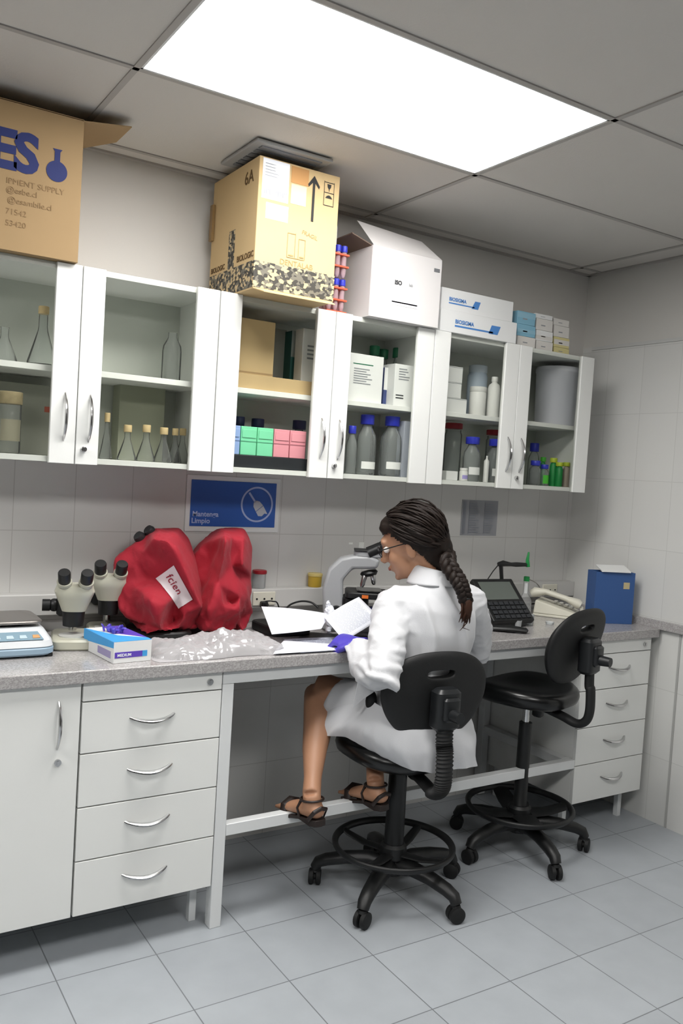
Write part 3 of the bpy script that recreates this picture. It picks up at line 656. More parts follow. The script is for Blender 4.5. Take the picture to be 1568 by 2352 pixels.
vessel('glass_jar', 866, 40, 965, ZL, -.10, JAR, GLASS, 'clear round glass vessel behind the two blue-capped bottles', 'jar', None)
t = px_box('plastic_sleeve', 921, 944, 968, ZL, -.26, .045, glassm('sleeve_plastic', (.9, .92, .95), .2, .15, milk=.5, milkcol=(.7, .74, .84)), 'translucent bluish plastic bag standing by the right door frame', 'bag'); done(t)
# right cabinet, left door
for k, (a, b, z, h, lab) in enumerate(((1004, 1070, ZU, .062, 'lowest white carton of the three stacked behind the glass'), (1010, 1058, ZU+.0625, .065, 'middle white carton of the three stacked behind the glass'), (1012, 1061, ZU+.128, .066, 'top white carton of the three stacked behind the glass'))):
    t = px_box('white_carton', a, b, 0, z, -.25, .12, PAPERW, lab, 'box', z1=z+h); fdec(t, 'lid_line', TXT, 0, 1, .93, .96); done(t)
vessel('round_jar', 1090, 46, 840, ZU, -.12, JAR, mat('blue_grey_plastic', 'a9b6c4', .5), 'blue-grey round jar at the back of the upper right shelf', 'jar', (mat('jar_lid', 'c2ccd6', .4), .86, 1.0, .92))
vessel('round_jar', 1094, 38, 889, ZU, -.22, JAR, mat('white_plastic', 'd9d9d6', .5), 'white jar in front of the blue-grey one', 'jar', (mat('white_plastic', 'd9d9d6', .5), .82, 1.0, 1.02))
vessel('plastic_bottle', 1130, 30, 866, ZU, -.24, PBOT, mat('white_plastic', 'd9d9d6', .5), 'white squat plastic bottle at the right of the upper shelf', 'bottle', (mat('white_plastic', 'd9d9d6', .5), .88, 1.0, .5))
for px, w_, pyt, y, lab in ((1079, 40, 1004, -.24, 'round blue-capped bottle, left of the two in the right cabinet'), (1132, 38, 1009, -.23, 'blue-capped bottle right of the thin white tube')):
    vessel('media_bottle', px, w_, pyt, ZL, y, LABB, GLASSB, lab, 'bottle', (CAPB, .84, 1.0, .80), 'blue-capped laboratory bottles', label_m=(PAPERW, .15, .32))
vessel('red_lidded_jar', 1034, 40, 972, ZL, -.10, JAR, GLASSB, 'red-lidded glass jar at the back, left half', 'jar', (CAPR, .90, 1.0, 1.0))
vessel('red_lidded_jar', 1131, 44, 988, ZL, -.09, JAR, GLASSB, 'red-lidded glass jar behind the right bottle', 'jar', (CAPR, .90, 1.0, 1.0))
vessel('pill_bottle', 1063, 20, 1075, ZL, -.26, PBOT, mat('white_plastic', 'd9d9d6', .5), 'tiny white bottle with purple print', 'bottle', (mat('white_plastic', 'd9d9d6', .5), .78, 1.0, .9), label_m=(mat('lilac_print', '9a90c8', .6), .15, .45))
t = px_box('tiny_carton', 1024, 1050, 1082, ZL, -.26, .04, PAPERW, 'tiny white carton beside the tiny bottle', 'box'); done(t)
vessel('white_tube', 1114, 12, 1047, ZL, -.26, [(.02, 0), (.9, 0), (1, .03), (1, .8), (.4, .88), (.3, 1), (.02, 1)], mat('white_plastic', 'd9d9d6', .5), 'thin upright white tube beside the right bottle', 'tube')
# right cabinet, right door
vessel('white_bucket', 1272, 98, 846, ZU, -.17, [(.02, 0), (.9, 0), (.93, .02), (1, .9), (1.03, .91), (1.03, .95), (.98, 1.0), (.02, 1.0)], mat('bucket_white', 'c9cad2', .45), 'large white cylindrical bucket on the upper right shelf', 'bucket')
for px, w_, pyt, y, m, lab in ((1221, 26, 1018, -.12, CAPB, 'taller blue-capped bottle at the back of the rightmost shelf'), (1226, 28, 1058, -.25, CAPB, 'short blue-capped bottle in front on the rightmost shelf'), (1247, 22, 1067, -.24, CAPB, 'small blue-capped bottle with green label')):
    vessel('small_bottle', px, w_, pyt, ZL, y, LABB, GLASSB, lab, 'bottle', (m, .80, 1.0, .8), 'blue-capped small bottles', label_m=(GREEN, .1, .5) if 'green' in lab else None)
for px, w_, pyt, y, m, cm, lab in ((1267, 17, 1052, -.22, GREENT, YEL, 'green tube with yellow-green cap, left'), (1281, 17, 1062, -.25, GREENT, YEL, 'green tube with yellow-green cap, right'), (1243, 13, 1050, -.14, GREENT, GREEN, 'thin green tube behind the small bottles'), (1297, 15, 1062, -.24, mat('amber_tube', 'a79a8e', .5), YEL, 'beige tube with lime cap near the right frame'), (1309, 14, 1066, -.21, mat('amber_tube', 'a79a8e', .5), YEL, 'beige tube with lime cap behind, at the right frame')):
    vessel('capped_tube', px, w_, pyt, ZL, y, PBOT, m, lab, 'tube', (cm, .84, 1.0, 1.0), 'tubes with green and yellow caps')
# ================================================================== things on the worktop
ZW = ZC+.0005
def A3(px, py, y): return at(px, py, 'y', y)
# --- balance
t = thing('laboratory_balance', 'white and blue-grey laboratory balance with steel pan, left edge of the worktop', 'balance', (.08, -.29, ZW))
BWH = mat('balance_white', 'd5d9dc', .3)
b = MB()
b.rbox(-.035, .205, -.41, -.12, ZW+.006, ZW+.032, p=6, r=.006); b.build('base', LBLUE, t)
def rr(x0, x1, y0, y1, z, p=6, n=36):
    return [Vector(((x0+x1)/2+sup(2*PI*j/n, (x1-x0)/2, (y1-y0)/2, p)[0], (y0+y1)/2+sup(2*PI*j/n, (x1-x0)/2, (y1-y0)/2, p)[1], z)) for j in range(n)]
MB().loft([rr(-.033, .203, -.408, -.122, ZW+.0325), rr(-.030, .198, -.402, -.125, ZW+.050), rr(-.022, .186, -.345, -.132, ZW+.072), rr(-.015, .178, -.33, -.14, ZW+.078)]).build('housing', BWH, t)
MB().poly([(.0, -.399, ZW+.0535), (.165, -.399, ZW+.0535), (.155, -.355, ZW+.0705), (.005, -.355, ZW+.0705)], (0, -.0006, .0016)).build('keypad', mat('keypad_blue', '7f99a8', .35), t)
for k in range(4):
    MB().poly([(.02+k*.038, -.392, ZW+.0575), (.042+k*.038, -.392, ZW+.0575), (.040+k*.038, -.376, ZW+.0637), (.022+k*.038, -.376, ZW+.0637)], (0, -.0008, .0022)).build('key', mat('key_orange', 'c89a6a', .4) if k == 3 else mat('key_light', 'b9cbd4', .4), t)
MB().rbox(.02, .14, -.30, -.16, ZW+.078, ZW+.088, p=4).build('pan_support', BLACK, t)
MB().rbox(-.03, .183, -.325, -.115, ZW+.088, ZW+.097, p=8, r=.003).build('weighing_pan', mat('brushed_steel', '8b8783', .35, .8), t)
for x in (-.015, .185):
    for y in (-.385, -.14): MB().cyl((x, y, ZW), (x, y, ZW+.008), .012).build('foot', BLACKR, t)

# --- stereo microscopes
def stereo(px, py_top, xb, yb, rz, label, scale=1.0):
    t = thing('stereo_microscope', label, 'microscope', (xb, yb, ZW), rz, 'stereo microscopes on the worktop')
    k = scale; hz = (Z_at(py_top, xb, yb)-ZW)           # height of the eyepiece tops
    MB().rbox(-.068, .068, -.10, .11, 0, .034, p=6, r=.006).build('base', CREAM, t, local=True)
    MB().cyl((0, -.02, .034), (0, -.02, .038), .045, n=28).build('stage_plate', mat('stage_grey', 'b6b7b2', .3), t, local=True)
    MB().cyl((0, .075, .034), (0, .075, hz-.075), .013).build('pillar', CHROME, t, local=True)
    MB().rbox(-.055, .03, .045, .098, hz-.165, hz-.095, p=4, r=.008).ell((-.062, .072, hz-.13), (.02, .022, .022)).build('focus_block', BLACK, t, local=True)
    MB().cyl((-.075, .07, hz-.13), (-.10, .07, hz-.13), .020).build('focus_knob', BLACK, t, local=True)
    h = MB()                                             # head widening upwards
    def q(cx, cy, rx, ry, z): return [Vector((cx+sup(2*PI*j/28, rx, ry, 3)[0], cy+sup(2*PI*j/28, rx, ry, 3)[1], z)) for j in range(28)]
    h.loft([q(0, .0, .038, .036, hz-.135), q(0, .002, .044, .042, hz-.12), q(0, -.004, .056, .046, hz-.09), q(0, -.01, .064, .046, hz-.07), q(0, -.012, .058, .040, hz-.052), q(0, -.01, .035, .03, hz-.045)])
    h.build('head', CREAM, t, local=True)
    MB().cyl((0, 0, hz-.135), (0, 0, hz-.185), .036, .033, n=24).build('objective_housing', BLACK, t, local=True)
    for s in (-1, 1):
        a = Vector((s*.031, -.01, hz-.078)); d = Vector((s*.05, -.58, .78)).normalized()
        e = MB().tube([a, a+d*.052], [.022, .021], 18).tube([a+d*.046, a+d*.056], [.024, .024], 18).build('eyepiece_tube', CREAM, t, local=True)
        MB().tube([a+d*.054, a+d*.062, a+d*.092, a+d*.096, a+d*.0961], [.019, .020, .020, .018, .012], 18).build('eyepiece', BLACK, e, local=True)
    return t
stereo(0, 1308, .292, -.25, math.radians(-14), 'cream stereo microscope next to the balance, lower of the two')
stereo(0, 1288, .437, -.150, math.radians(-14), 'cream stereo microscope standing against the red cover, taller of the two')

# --- glove box
gx, gy = .385, -.425; rz = math.radians(6)
t = thing('glove_box', 'white and blue carton of gloves with purple gloves pulled out of its top', 'glove box', (gx, gy, ZW), rz)
w_, d_, h_ = .062, .118, .066
MB().box(-w_, w_, -d_, d_, 0, h_).build('carton', PAPERW, t, local=True, bevel=.001)
def gq(name, m, pts, vec): MB().poly(pts, vec).build(name, m, t, local=True, hard=True)
gq('blue_top', BLUP, [(-w_, -d_, h_+.0002), (w_, -d_, h_+.0002), (w_, -d_+.03, h_+.0002), (-.01, -d_+.09, h_+.0002), (-w_, d_, h_+.0002)], (0, 0, .0006))
gq('purple_top', PURP, [(w_, -d_+.034, h_+.0002), (w_, d_, h_+.0002), (.0, d_, h_+.0002), (-.0, -.0, h_+.0002)], (0, 0, .0006))
gq('blue_side', BLUP, [(-w_-.0002, -d_, h_*.72), (-w_-.0002, d_, h_*.45), (-w_-.0002, d_, h_), (-w_-.0002, -d_, h_)], (-.0006, 0, 0))
gq('purple_front_band', PURP, [(-w_+.004, -d_-.0002, .016), (w_-.03, -d_-.0002, .016), (w_-.03, -d_-.0002, .034), (-w_+.004, -d_-.0002, .034)], (0, -.0006, 0))
gq('blue_front_band', BLUP, [(w_-.03, -d_-.0002, .016), (w_-.014, -d_-.0002, .016), (w_-.014, -d_-.0002, .034), (w_-.03, -d_-.0002, .034)], (0, -.0006, 0))
gq('violet_side_print', mat('pale_violet', '9a92b8', .6), [(-w_-.0002, -d_+.02, .012), (-w_-.0002, -d_+.12, .012), (-w_-.0002, -d_+.12, .034), (-w_-.0002, -d_+.02, .034)], (-.0006, 0, 0))
text('MEDIUM', .012, PAPER, wm(t) @ Vector((-w_+.012, -d_-.0012, .0205)), (math.cos(rz), math.sin(rz), 0), (0, 0, 1), t, bold=.0003)
g = MB(); random.seed(4)
for k in range(9):
    a = Vector((random.uniform(-.012, .02), random.uniform(.0, .06), h_-.002)); P = [a]
    d = Vector((random.uniform(-.6, .6), random.uniform(-.5, .7), .9))
    for i in range(4): P.append(P[-1]+d.normalized()*.009); d += Vector((random.uniform(-.8, .8), random.uniform(-.8, .8), -.35))
    g.tube(P, [(.011, .004), (.012, .004), (.010, .004), (.008, .003), (.005, .002)], 8)
g.tube([(-.025, .045, h_), (-.028, .05, h_+.018), (-.034, .052, h_+.026)], [(.008, .003), (.006, .003), (.004, .002)], 8)
me = skinned(g, .0025, 3)
finish(me, 'protruding_glove', GLOVE, t, local=True)

# --- clear plastic bag
def blob_sheet(x0, x1, y0, y1, hmax, seed, nx=110, ny=70):
    q = MB(); vs = []
    for j in range(ny+1):
        for i in range(nx+1):
            u, v = i/nx*2-1, j/ny*2-1
            edge = max(0, 1-(abs(u)**3.2+abs(v)**3))
            x = (x0+x1)/2+u*(x1-x0)/2*(1+.10*noise.noise(Vector((v*2, seed, 0)))); y = (y0+y1)/2+v*(y1-y0)/2*(1+.14*noise.noise(Vector((u*2.5, seed+5, 0))))
            h = hmax*edge**.5*(.55+.5*noise.noise(Vector((u*1.5, v*1.5, seed)))); nn = Vector((x*16, y*16, seed))
            h += .020*abs(noise.noise(nn))*edge**.3+.014*abs(noise.noise(nn*2.3+Vector((y*20, 0, 0))))*edge**.3+.006*noise.noise(nn*5)*edge
            vs.append((x, y, ZW+.001+max(0, h)))
    fs = [(j*(nx+1)+i, j*(nx+1)+i+1, (j+1)*(nx+1)+i+1, (j+1)*(nx+1)+i) for j in range(ny) for i in range(nx)]
    return q.faces(vs, fs)
b = blob_sheet(.475, .95, -.575, -.30, .062, 3.3)
b.build('plastic_bag', BAGM, None, sharp=.35, label='crumpled clear plastic bag lying on the worktop in front of the red covers', cat='plastic bag')

# --- red dust covers over two microscopes
def cloth_cover(outline, inner, seed, label, yback, pins=()):
    """cloth over an angular body: planes meet in soft ridges; back half closes behind"""
    from mathutils.geometry import delaunay_2d_cdt
    pts = outline+inner; n = len(outline)
    vs2, es, fs, _, _, _ = delaunay_2d_cdt([Vector((p[0], p[1])) for p in pts], [(i, (i+1) % n) for i in range(n)], [], 1, 1e-4)
    key = {(round(p[0], 1), round(p[1], 1)): p[2] for p in pts}
    P = [A3(v.x, v.y, key[(round(v.x, 1), round(v.y, 1))]) for v in vs2]
    bm = bmesh.new(); V3 = [bm.verts.new(p) for p in P]
    for f in fs: bm.faces.new([V3[i] for i in f])
    C0 = sum(P, Vector())/len(P)
    be = [e for e in bm.edges if len(e.link_faces) == 1]
    r = bmesh.ops.extrude_edge_only(bm, edges=be)
    nv = [g for g in r['geom'] if isinstance(g, bmesh.types.BMVert)]
    for v in nv: v.co = Vector((C0.x+(v.co.x-C0.x)*.93+.012, max(v.co.y+.05, yback), max(ZW+.003, C0.z+(v.co.z-C0.z)*.97)))
    ne = [g for g in r['geom'] if isinstance(g, bmesh.types.BMEdge)]
    r = bmesh.ops.triangle_fill(bm, edges=ne, use_beauty=True)
    bmesh.ops.recalc_face_normals(bm, faces=bm.faces)
    bmesh.ops.subdivide_edges(bm, edges=bm.edges[:], cuts=4, use_grid_fill=True)
    bmesh.ops.triangulate(bm, faces=bm.faces[:])
    for _ in range(1): bmesh.ops.smooth_vert(bm, verts=bm.verts[:], factor=.5, use_axis_x=True, use_axis_y=True, use_axis_z=True)
    bmesh.ops.subdivide_edges(bm, edges=bm.edges[:], cuts=1); bmesh.ops.triangulate(bm, faces=bm.faces[:])
    for _ in range(1): bmesh.ops.smooth_vert(bm, verts=bm.verts[:], factor=.5, use_axis_x=True, use_axis_y=True, use_axis_z=True)
    bm.normal_update(); mv = []
    for v in bm.verts:
        p = v.co; dn = max(0, min(1, (1.15-p.z)/.22))
        def rg(a, b, c, o): return max(0, 1-abs(noise.noise(Vector((p.x*a+p.z*b+o, p.y*a, p.z*c+seed))))*4.5)
        mv.append(v.normal*(.004*noise.noise(p*14)+.004*rg(7, 4, 3, 0)+(.007*rg(11, -6, 2.5, 3.3)+.005*rg(20, 9, 5, 7.7))*dn+.002*rg(30, 12, 16, 2)-.003))
    for v, d in zip(bm.verts, mv): v.co += d; v.co.z = max(v.co.z, ZW+.002)
    q = MB(); q.bm.free(); q.bm = bm
    return q.build('dust_cover', RED, None, sharp=1.1, label=label, cat='dust cover', group='red dust covers')
A = cloth_cover([(263.1, 1283, -.15), (302.6, 1251.8, -.15), (341.1, 1223.7, -.15), (361.9, 1212.3, -.16), (412.8, 1212.3, -.14), (434.7, 1240.4, -.14), (451.3, 1283, -.15), (464.8, 1329.8, -.17), (474.2, 1390.1, -.19), (460.7, 1423.4, -.21), (455.5, 1441.1, -.25), (430.5, 1444.2, -.27), (406.6, 1446.3, -.32), (372.3, 1451.5, -.34), (335.9, 1458.8, -.34), (335.9, 1435.9, -.30), (305.7, 1425.5, -.25), (272.4, 1400.5, -.20), (262, 1340.2, -.17)],
    [(352, 1236, -.30), (384, 1242, -.36), (404, 1262, -.37), (424, 1305, -.375), (444, 1352, -.365), (462, 1394, -.34), (326, 1268, -.225), (312, 1290, -.20), (345, 1300, -.255), (305, 1345, -.225), (298, 1388, -.22), (345, 1378, -.375), (372, 1392, -.385), (397, 1405, -.27), (395, 1430, -.24), (425, 1412, -.33), (385, 1345, -.285), (412, 1365, -.30), (365, 1428, -.38), (334, 1335, -.23), (365, 1285, -.28), (318, 1400, -.27)],
    1.7, 'red cloth dust cover with a white label, left of the two', -.085)
B = cloth_cover([(447.5, 1272.6, -.15), (468.3, 1246.6, -.16), (501.6, 1221.6, -.18), (512, 1214.4, -.17), (561.9, 1213.3, -.15), (574.4, 1231, -.15), (583.8, 1254.9, -.16), (579.6, 1329.8, -.17), (577.5, 1402.6, -.18), (568.2, 1446.3, -.22), (557.8, 1450.4, -.26), (547.4, 1431.7, -.25), (539, 1448.4, -.27), (504.7, 1450.4, -.30), (468.3, 1448.4, -.30), (449.6, 1423.4, -.26), (437.1, 1381.8, -.18), (437.1, 1319.4, -.15)],
    [(508, 1234, -.27), (519, 1240, -.34), (535, 1234, -.27), (560, 1240, -.27), (512, 1290, -.35), (530, 1300, -.255), (500, 1340, -.33), (512, 1390, -.34), (528, 1385, -.27), (556, 1300, -.31), (556, 1370, -.31), (485, 1290, -.20), (470, 1340, -.24), (478, 1400, -.34), (490, 1425, -.33), (543, 1400, -.33), (554, 1418, -.22)],
    9.1, 'taller narrow red cloth dust cover, right of the two', -.07)
# label sewn on the left cover: placed on the cloth surface, following it
bpy.context.view_layer.update()
dg = bpy.context.evaluated_depsgraph_get()
from mathutils.bvhtree import BVHTree
def hit(bv, px, py, off=.0015):
    d = (FW+RT*((px-784)/FPX)-UP*((py-1176)/FPX)).normalized(); r = bv.ray_cast(CP, d)
    return (r[0]+r[1]*(off if r[1].dot(d) < 0 else -off)) if r[0] else None
bv = BVHTree.FromObject(A, dg)
c4 = [(358, 1328), (400, 1298), (443, 1376), (411, 1398)]; q = MB(); vs = []; ok = True; N1, N2 = 10, 14
for j in range(N2+1):
    for i in range(N1+1):
        u, v = i/N1, j/N2
        l = Vector(c4[0]).lerp(Vector(c4[3]), v); r = Vector(c4[1]).lerp(Vector(c4[2]), v); s_ = l.lerp(r, u)
        s_.x -= 0 if 0 else 6*math.sin(PI*v)*(.5-u)*0
        h = hit(bv, s_.x, s_.y, .0025); vs.append(h if h else Vector((.6, -.35, 1.1)))
q.faces(vs, [(j*(N1+1)+i, j*(N1+1)+i+1, (j+1)*(N1+1)+i+1, (j+1)*(N1+1)+i) for j in range(N2) for i in range(N1)])
o = q.build('sewn_label', mat('cloth_label', 'd9cfd2', .8), A, label='white cloth label with red writing')
p0 = hit(bv, 384, 1322, .006); p1 = hit(bv, 422, 1392, .006); pu = hit(bv, 402, 1345, .006)
xd = (p1-p0).normalized(); nrm = (CP-p0).normalized(); yd = nrm.cross(xd).normalized(); 
tx_ = text('fcien', .036, mat('label_red', '8e2438', .7), p0, xd, yd, A, bold=.0004, spacing=1.1)
for v in tx_.data.vertices:                                  # lay the lettering on the curved label
    d = (v.co-CP).normalized(); r = bv.ray_cast(CP, d)
    if r[0]: v.co = r[0]+(r[1] if r[1].dot(d) < 0 else -r[1])*.0042

# compound microscopes hidden under the covers: black base and the eyepieces peeking out
t = thing('covered_microscope', 'black microscope under the left red cover, only eyepieces and base showing', 'microscope', (.60, -.2, ZW))
MB().rbox(.50, .70, -.31, -.11, ZW, ZW+.035, p=5).build('base', BLACK, t)
MB().box(.60, .66, -.17, -.12, ZW+.03, 1.15).build('arm', BLACK, t, bevel=.01)
for px, py in ((322, 1240), (345, 1226)):
    c = at(px, py, 'y', -.13); MB().tube([c+Vector((.06, .0, -.05)), c+Vector((.01, -.0, -.006)), c+Vector((-.008, -.01, .012)), c+Vector((-.016, -.012, .018))], [.017, .019, .021, .017], 16).build('eyepiece', mat('eyepiece_grey', '2a2b2d', .45), t)
# --- small jars on the trunking ledge
ZLD = 1.0305
x = X_at(594, -.03, ZLD)
t = thing('specimen_jar', 'clear jar with a red lid on the ledge right of the red covers', 'jar', (x, -.03, ZLD))
MB().lathe([(.001, 0), (.024, 0), (.026, .004), (.026, .058), (.001, .058)], n=20).build('body', CLEARP, t, local=True)
MB().lathe([(.001, .058), (.028, .058), (.029, .060), (.029, .070), (.027, .072), (.001, .072)], n=24).build('lid', CAPR, t, local=True)
x = X_at(722, -.03, ZLD)
t = thing('specimen_jar', 'yellow-tinted plastic jar on the ledge left of the microscope', 'jar', (x, -.03, ZLD))
MB().lathe([(.001, 0), (.026, 0), (.028, .004), (.029, .045), (.001, .045)], n=20).build('body', YELC, t, local=True)
MB().lathe([(.001, .045), (.031, .045), (.031, .055), (.029, .057), (.001, .057)], n=24).build('lid', mat('lid_pale_yellow', 'd3bf78', .4), t, local=True)

# --- black adapter, cables and black case behind the papers
t = thing('laptop_case', 'flat black case behind the papers beside the red cover', 'case', (1.06, -.22, ZW))
MB().rbox(.995, 1.17, -.32, -.13, ZW, ZW+.035, p=7, r=.005).build('body', BLACK, t)
MB().box(1.0, 1.165, -.3215, -.3195, ZW+.026, ZW+.031).build('edge_strip', mat('edge_grey', 'a5a6a8', .4), t)
c = Vector((X_at(732, -.17, .93), -.16, ZW)); 
t = thing('power_adapter', 'black power adapter beside the microscope body', 'adapter', c)
MB().rbox(c.x-.022, c.x+.022, -.19, -.13, ZW, ZW+.055, p=4).build('body', BLACK, t)
def cable(px, m, r, label, n=16):
    P = [Vector(p) for p in px]; q = []
    for i in range(len(P)-1):
        p0, p1, p2, p3 = P[max(i-1, 0)], P[i], P[i+1], P[min(i+2, len(P)-1)]
        for k in range(n):
            t_ = k/n; q.append(.5*((2*p1)+(-p0+p2)*t_+(2*p0-5*p1+4*p2-p3)*t_*t_+(-p0+3*p1-3*p2+p3)*t_**3))
    q.append(P[-1]); return MB().tube(q, r, 8).build('cable', m, None, label=label, cat='cable')
cable([A3(655, 1400, -.12), A3(668, 1388, -.10), A3(692, 1381, -.10), A3(715, 1384, -.11), A3(731, 1396, -.13)], BLACK, .004, 'thick black cable arching behind the papers to the adapter')
cable([A3(600, 1386, -.072), A3(612, 1381, -.09), A3(626, 1381, -.10), A3(638, 1388, -.11), (X_at(648, -.12, .90), -.12, ZW+.004)], BLACK, .003, 'thin black cable plugged into the outlet near the red cover')
t = thing('power_plug', 'black plug in the outlet right of the red covers', 'plug', A3(602, 1386, -.07))
c = A3(602, 1387, -.07); MB().rbox(c.x-.014, c.x+.014, -.10, -.0705, c.z-.012, c.z+.012, p=4, r=.003).build('body', BLACK, t)
MB().cyl((c.x, -.098, c.z), (c.x, -.12, c.z+.004), .006, .004).build('strain_relief', BLACK, t)

# --- the compound microscope the woman works at
mx, my = 1.395, -.26; MR = math.radians(-32)      # arm at local -X, eyepieces towards +X local (to the woman's face)
t = thing('compound_microscope', 'grey and black compound microscope in front of the seated woman', 'microscope', (mx, my, ZW), MR)
f = MB()
f.rbox(-.13, .12, -.075, .075, 0, .05, p=5, r=.008); f.build('base', GREYB, t, local=True)
prof = [(-.125, .04), (-.03, .04), (-.05, .10), (-.055, .20), (-.02, .245), (.075, .25), (.085, .285), (.05, .30), (-.02, .298), (-.07, .285), (-.115, .24), (-.135, .16)]
MB().poly([(x, -.042, z) for x, z in prof], (0, .084, 0)).build('arm', GREYB, t, local=True, bevel=.012, seg=3)
MB().rbox(-.02, .105, -.04, .04, .292, .318, p=4, r=.006).build('head', mat('head_grey', '9c9ea0', .35), t, local=True)
MB().box(-.02, .09, -.045, .045, .318, .322).build('head_plate', BLACK, t, local=True, bevel=.002)
for s in (-1, 1):
    a = Vector((.055, s*.028, .318)); d = Vector((.80, s*.05, .42)).normalized()
    e = MB().tube([a-d*.02, a+d*.035], [.021, .019], 18).build('eyepiece_tube', BLACK, t, local=True)
    MB().tube([a+d*.033, a+d*.04, a+d*.064, a+d*.068, a+d*.0682], [.016, .0195, .0195, .016, .011], 18).build('eyepiece', BLACK, e, local=True)
    MB().tube([a+d*.044, a+d*.047], [.0201, .0201], 18).build('chrome_ring', CHROME, e, local=True)
MB().lathe([(.001, -.018), (.028, -.014), (.036, -.002), (.030, .006), (.001, .01)], (.045, 0, .232), Matrix.Rotation(math.radians(-14), 3, 'Y').to_4x4(), 24).build('turret', BLACK, t, local=True)
for k in range(4):
    a = PI/4+k*PI/2; p = Vector((.045+.020*math.cos(a), .020*math.sin(a), .224)); d = Vector((.35*math.cos(a), .35*math.sin(a), -1)).normalized(); L_ = (.045, .032, .052, .026)[k]
    MB().tube([p, p+d*L_*.8, p+d*L_], [.0105, .0095, .006], 14).build('objective', CHROME, t, local=True)
MB().rbox(-.045, .125, -.085, .085, .135, .158, p=8, r=.003).build('stage', BLACK, t, local=True)
MB().rbox(.0, .10, -.06, .06, .158, .164, p=8, r=.002).build('slide_holder', mat('black_gloss', '0d0d0f', .15), t, local=True)
MB().box(.02, .045, -.088, -.0865, .139, .152).build('orange_mark', mat('orange_mark', 'd8702a', .5), t, local=True)
MB().rbox(-.055, .05, -.06, .06, .05, .135, p=5, r=.006).build('substage', BLACK, t, local=True)
MB().cyl((.045, 0, .05), (.045, 0, .072), .03, .024, 24).build('lamp_collector', BLACK, t, local=True)
for s in (-1, 1):
    MB().cyl((-.075, s*.042, .075), (-.075, s*.066, .075), .024, n=24).build('coarse_knob', BLACK, t, local=True)
    MB().cyl((-.075, s*.066, .075), (-.075, s*.08, .075), .012, n=20).build('fine_knob', BLACK, t, local=True)
MB().tube([(.10, -.085, .14), (.10, -.085, .09)], .007, 12).build('stage_control', BLACK, t, local=True)

# --- papers
def sheet(name, c4, label, cat='paper', curl=0, m=PAPER, printm=None, rows=22):
    P = [Vector(p) for p in c4]; n = 12; vs = []
    nn = (P[1]-P[0]).cross(P[3]-P[0]).normalized()
    if nn.z < 0: nn = -nn
    for j in range(n+1):
        for i in range(n+1):
            u, v = i/n, j/n; p = P[0].lerp(P[1], u).lerp(P[3].lerp(P[2], u), v)
            vs.append(p+nn*(curl*math.sin(PI*u)*math.cos(v*2)+.0*v))
    o = MB().faces(vs, [(j*(n+1)+i, j*(n+1)+i+1, (j+1)*(n+1)+i+1, (j+1)*(n+1)+i) for j in range(n) for i in range(n)]).build(name, m, None, label=label, cat=cat, mods=[('SOLIDIFY', dict(thickness=.0006, offset=0))])
    if printm:
        q = MB(); r = random.Random(8)
        for k in range(rows):
            v = .12+.76*k/rows; u = .1
            while u < .86:
                e = min(.88, u+r.uniform(.04, .16)); a = []
                for (uu, vv) in ((u, v), (e, v), (e, v+.012), (u, v+.012)): a.append(P[0].lerp(P[1], uu).lerp(P[3].lerp(P[2], uu), vv)+nn*(curl*math.sin(PI*uu)*math.cos(vv*2)+.0009))
                q.faces(a, [(0, 1, 2, 3)]); u = e+.015
        q.build('print', printm, o, hard=True)
    return o
PRT = mat('paper_print', 'b3b7c4', .7)
sheet('paper_sheet', [A3(600, 1393, -.30), A3(757, 1410, -.34), A3(738, 1444, -.43), A3(624, 1457, -.43)], 'large plain white sheet held up, leftmost of the papers', 'paper sheet', .006)
sheet('paper_sheet', [A3(744, 1418, -.38), A3(824, 1371, -.34), A3(874, 1421, -.44), A3(790, 1472, -.50)], 'printed white sheet tilted up in the woman\'s left hand', 'paper sheet', .006, printm=PRT)
def flat(px, z, n_, lab, m=PAPER, pm=None, curl=0): sheet(n_, [at(a, b, 'z', z+dz) for (a, b, dz) in px], lab, 'paper sheet', curl, m, pm)
flat([(650, 1467, .001), (800, 1462, .001), (815, 1492, .001), (690, 1500, .001)], ZW+.002, 'paper_sheet', 'greyish printed sheet lying under the held papers', mat('grey_page', 'c6c9d6', .7), mat('photo_print', '6d7184', .7))
flat([(627, 1502, .001), (652, 1471, .004), (775, 1480, .004), (790, 1492, .001)], ZW+.006, 'paper_sheet', 'white sheet lying nearest the worktop edge', curl=.003)
t = thing('clipboard', 'black clipboard and folder under the papers at the worktop edge', 'clipboard', (1.09, -.45, ZW))
q = [at(645, 1500, 'z', ZW), at(700, 1452, 'z', ZW), at(850, 1462, 'z', ZW), at(845, 1503, 'z', ZW)]
q[0].y = max(q[0].y, -.59); q[3].y = max(q[3].y, -.59)
MB().poly(q, (0, 0, .0018)).build('board', BLACK, t)
MB().box(q[2].x-.03, q[2].x-.015, q[2].y-.09, q[2].y-.03, ZW+.0018, ZW+.012).build('clip', mat('clip_black', '1c1d20', .3, .5), t, bevel=.002)
# crumpled tissue
q = MB(); c = A3(757, 1402, -.30); random.seed(2)
q.ell(c+Vector((0, 0, -.01)), (.022, .018, .03)); q.ell(c+Vector((-.008, 0, .015)), (.012, .006, .022)); q.ell(c+Vector((.016, -.005, -.012)), (.018, .014, .014))
q.tube([c+Vector((0, 0, -.02)), Vector((c.x, c.y, ZW))], [.014, .012], 8)
me = skinned(q, .004, 1, disp=lambda p, n: n*(.006*noise.noise(p*60)+.004*noise.noise(p*140)))
finish(me, 'tissue', PAPER, None, sharp=.5, label='crumpled white tissue behind the held papers by the microscope', cat='tissue')

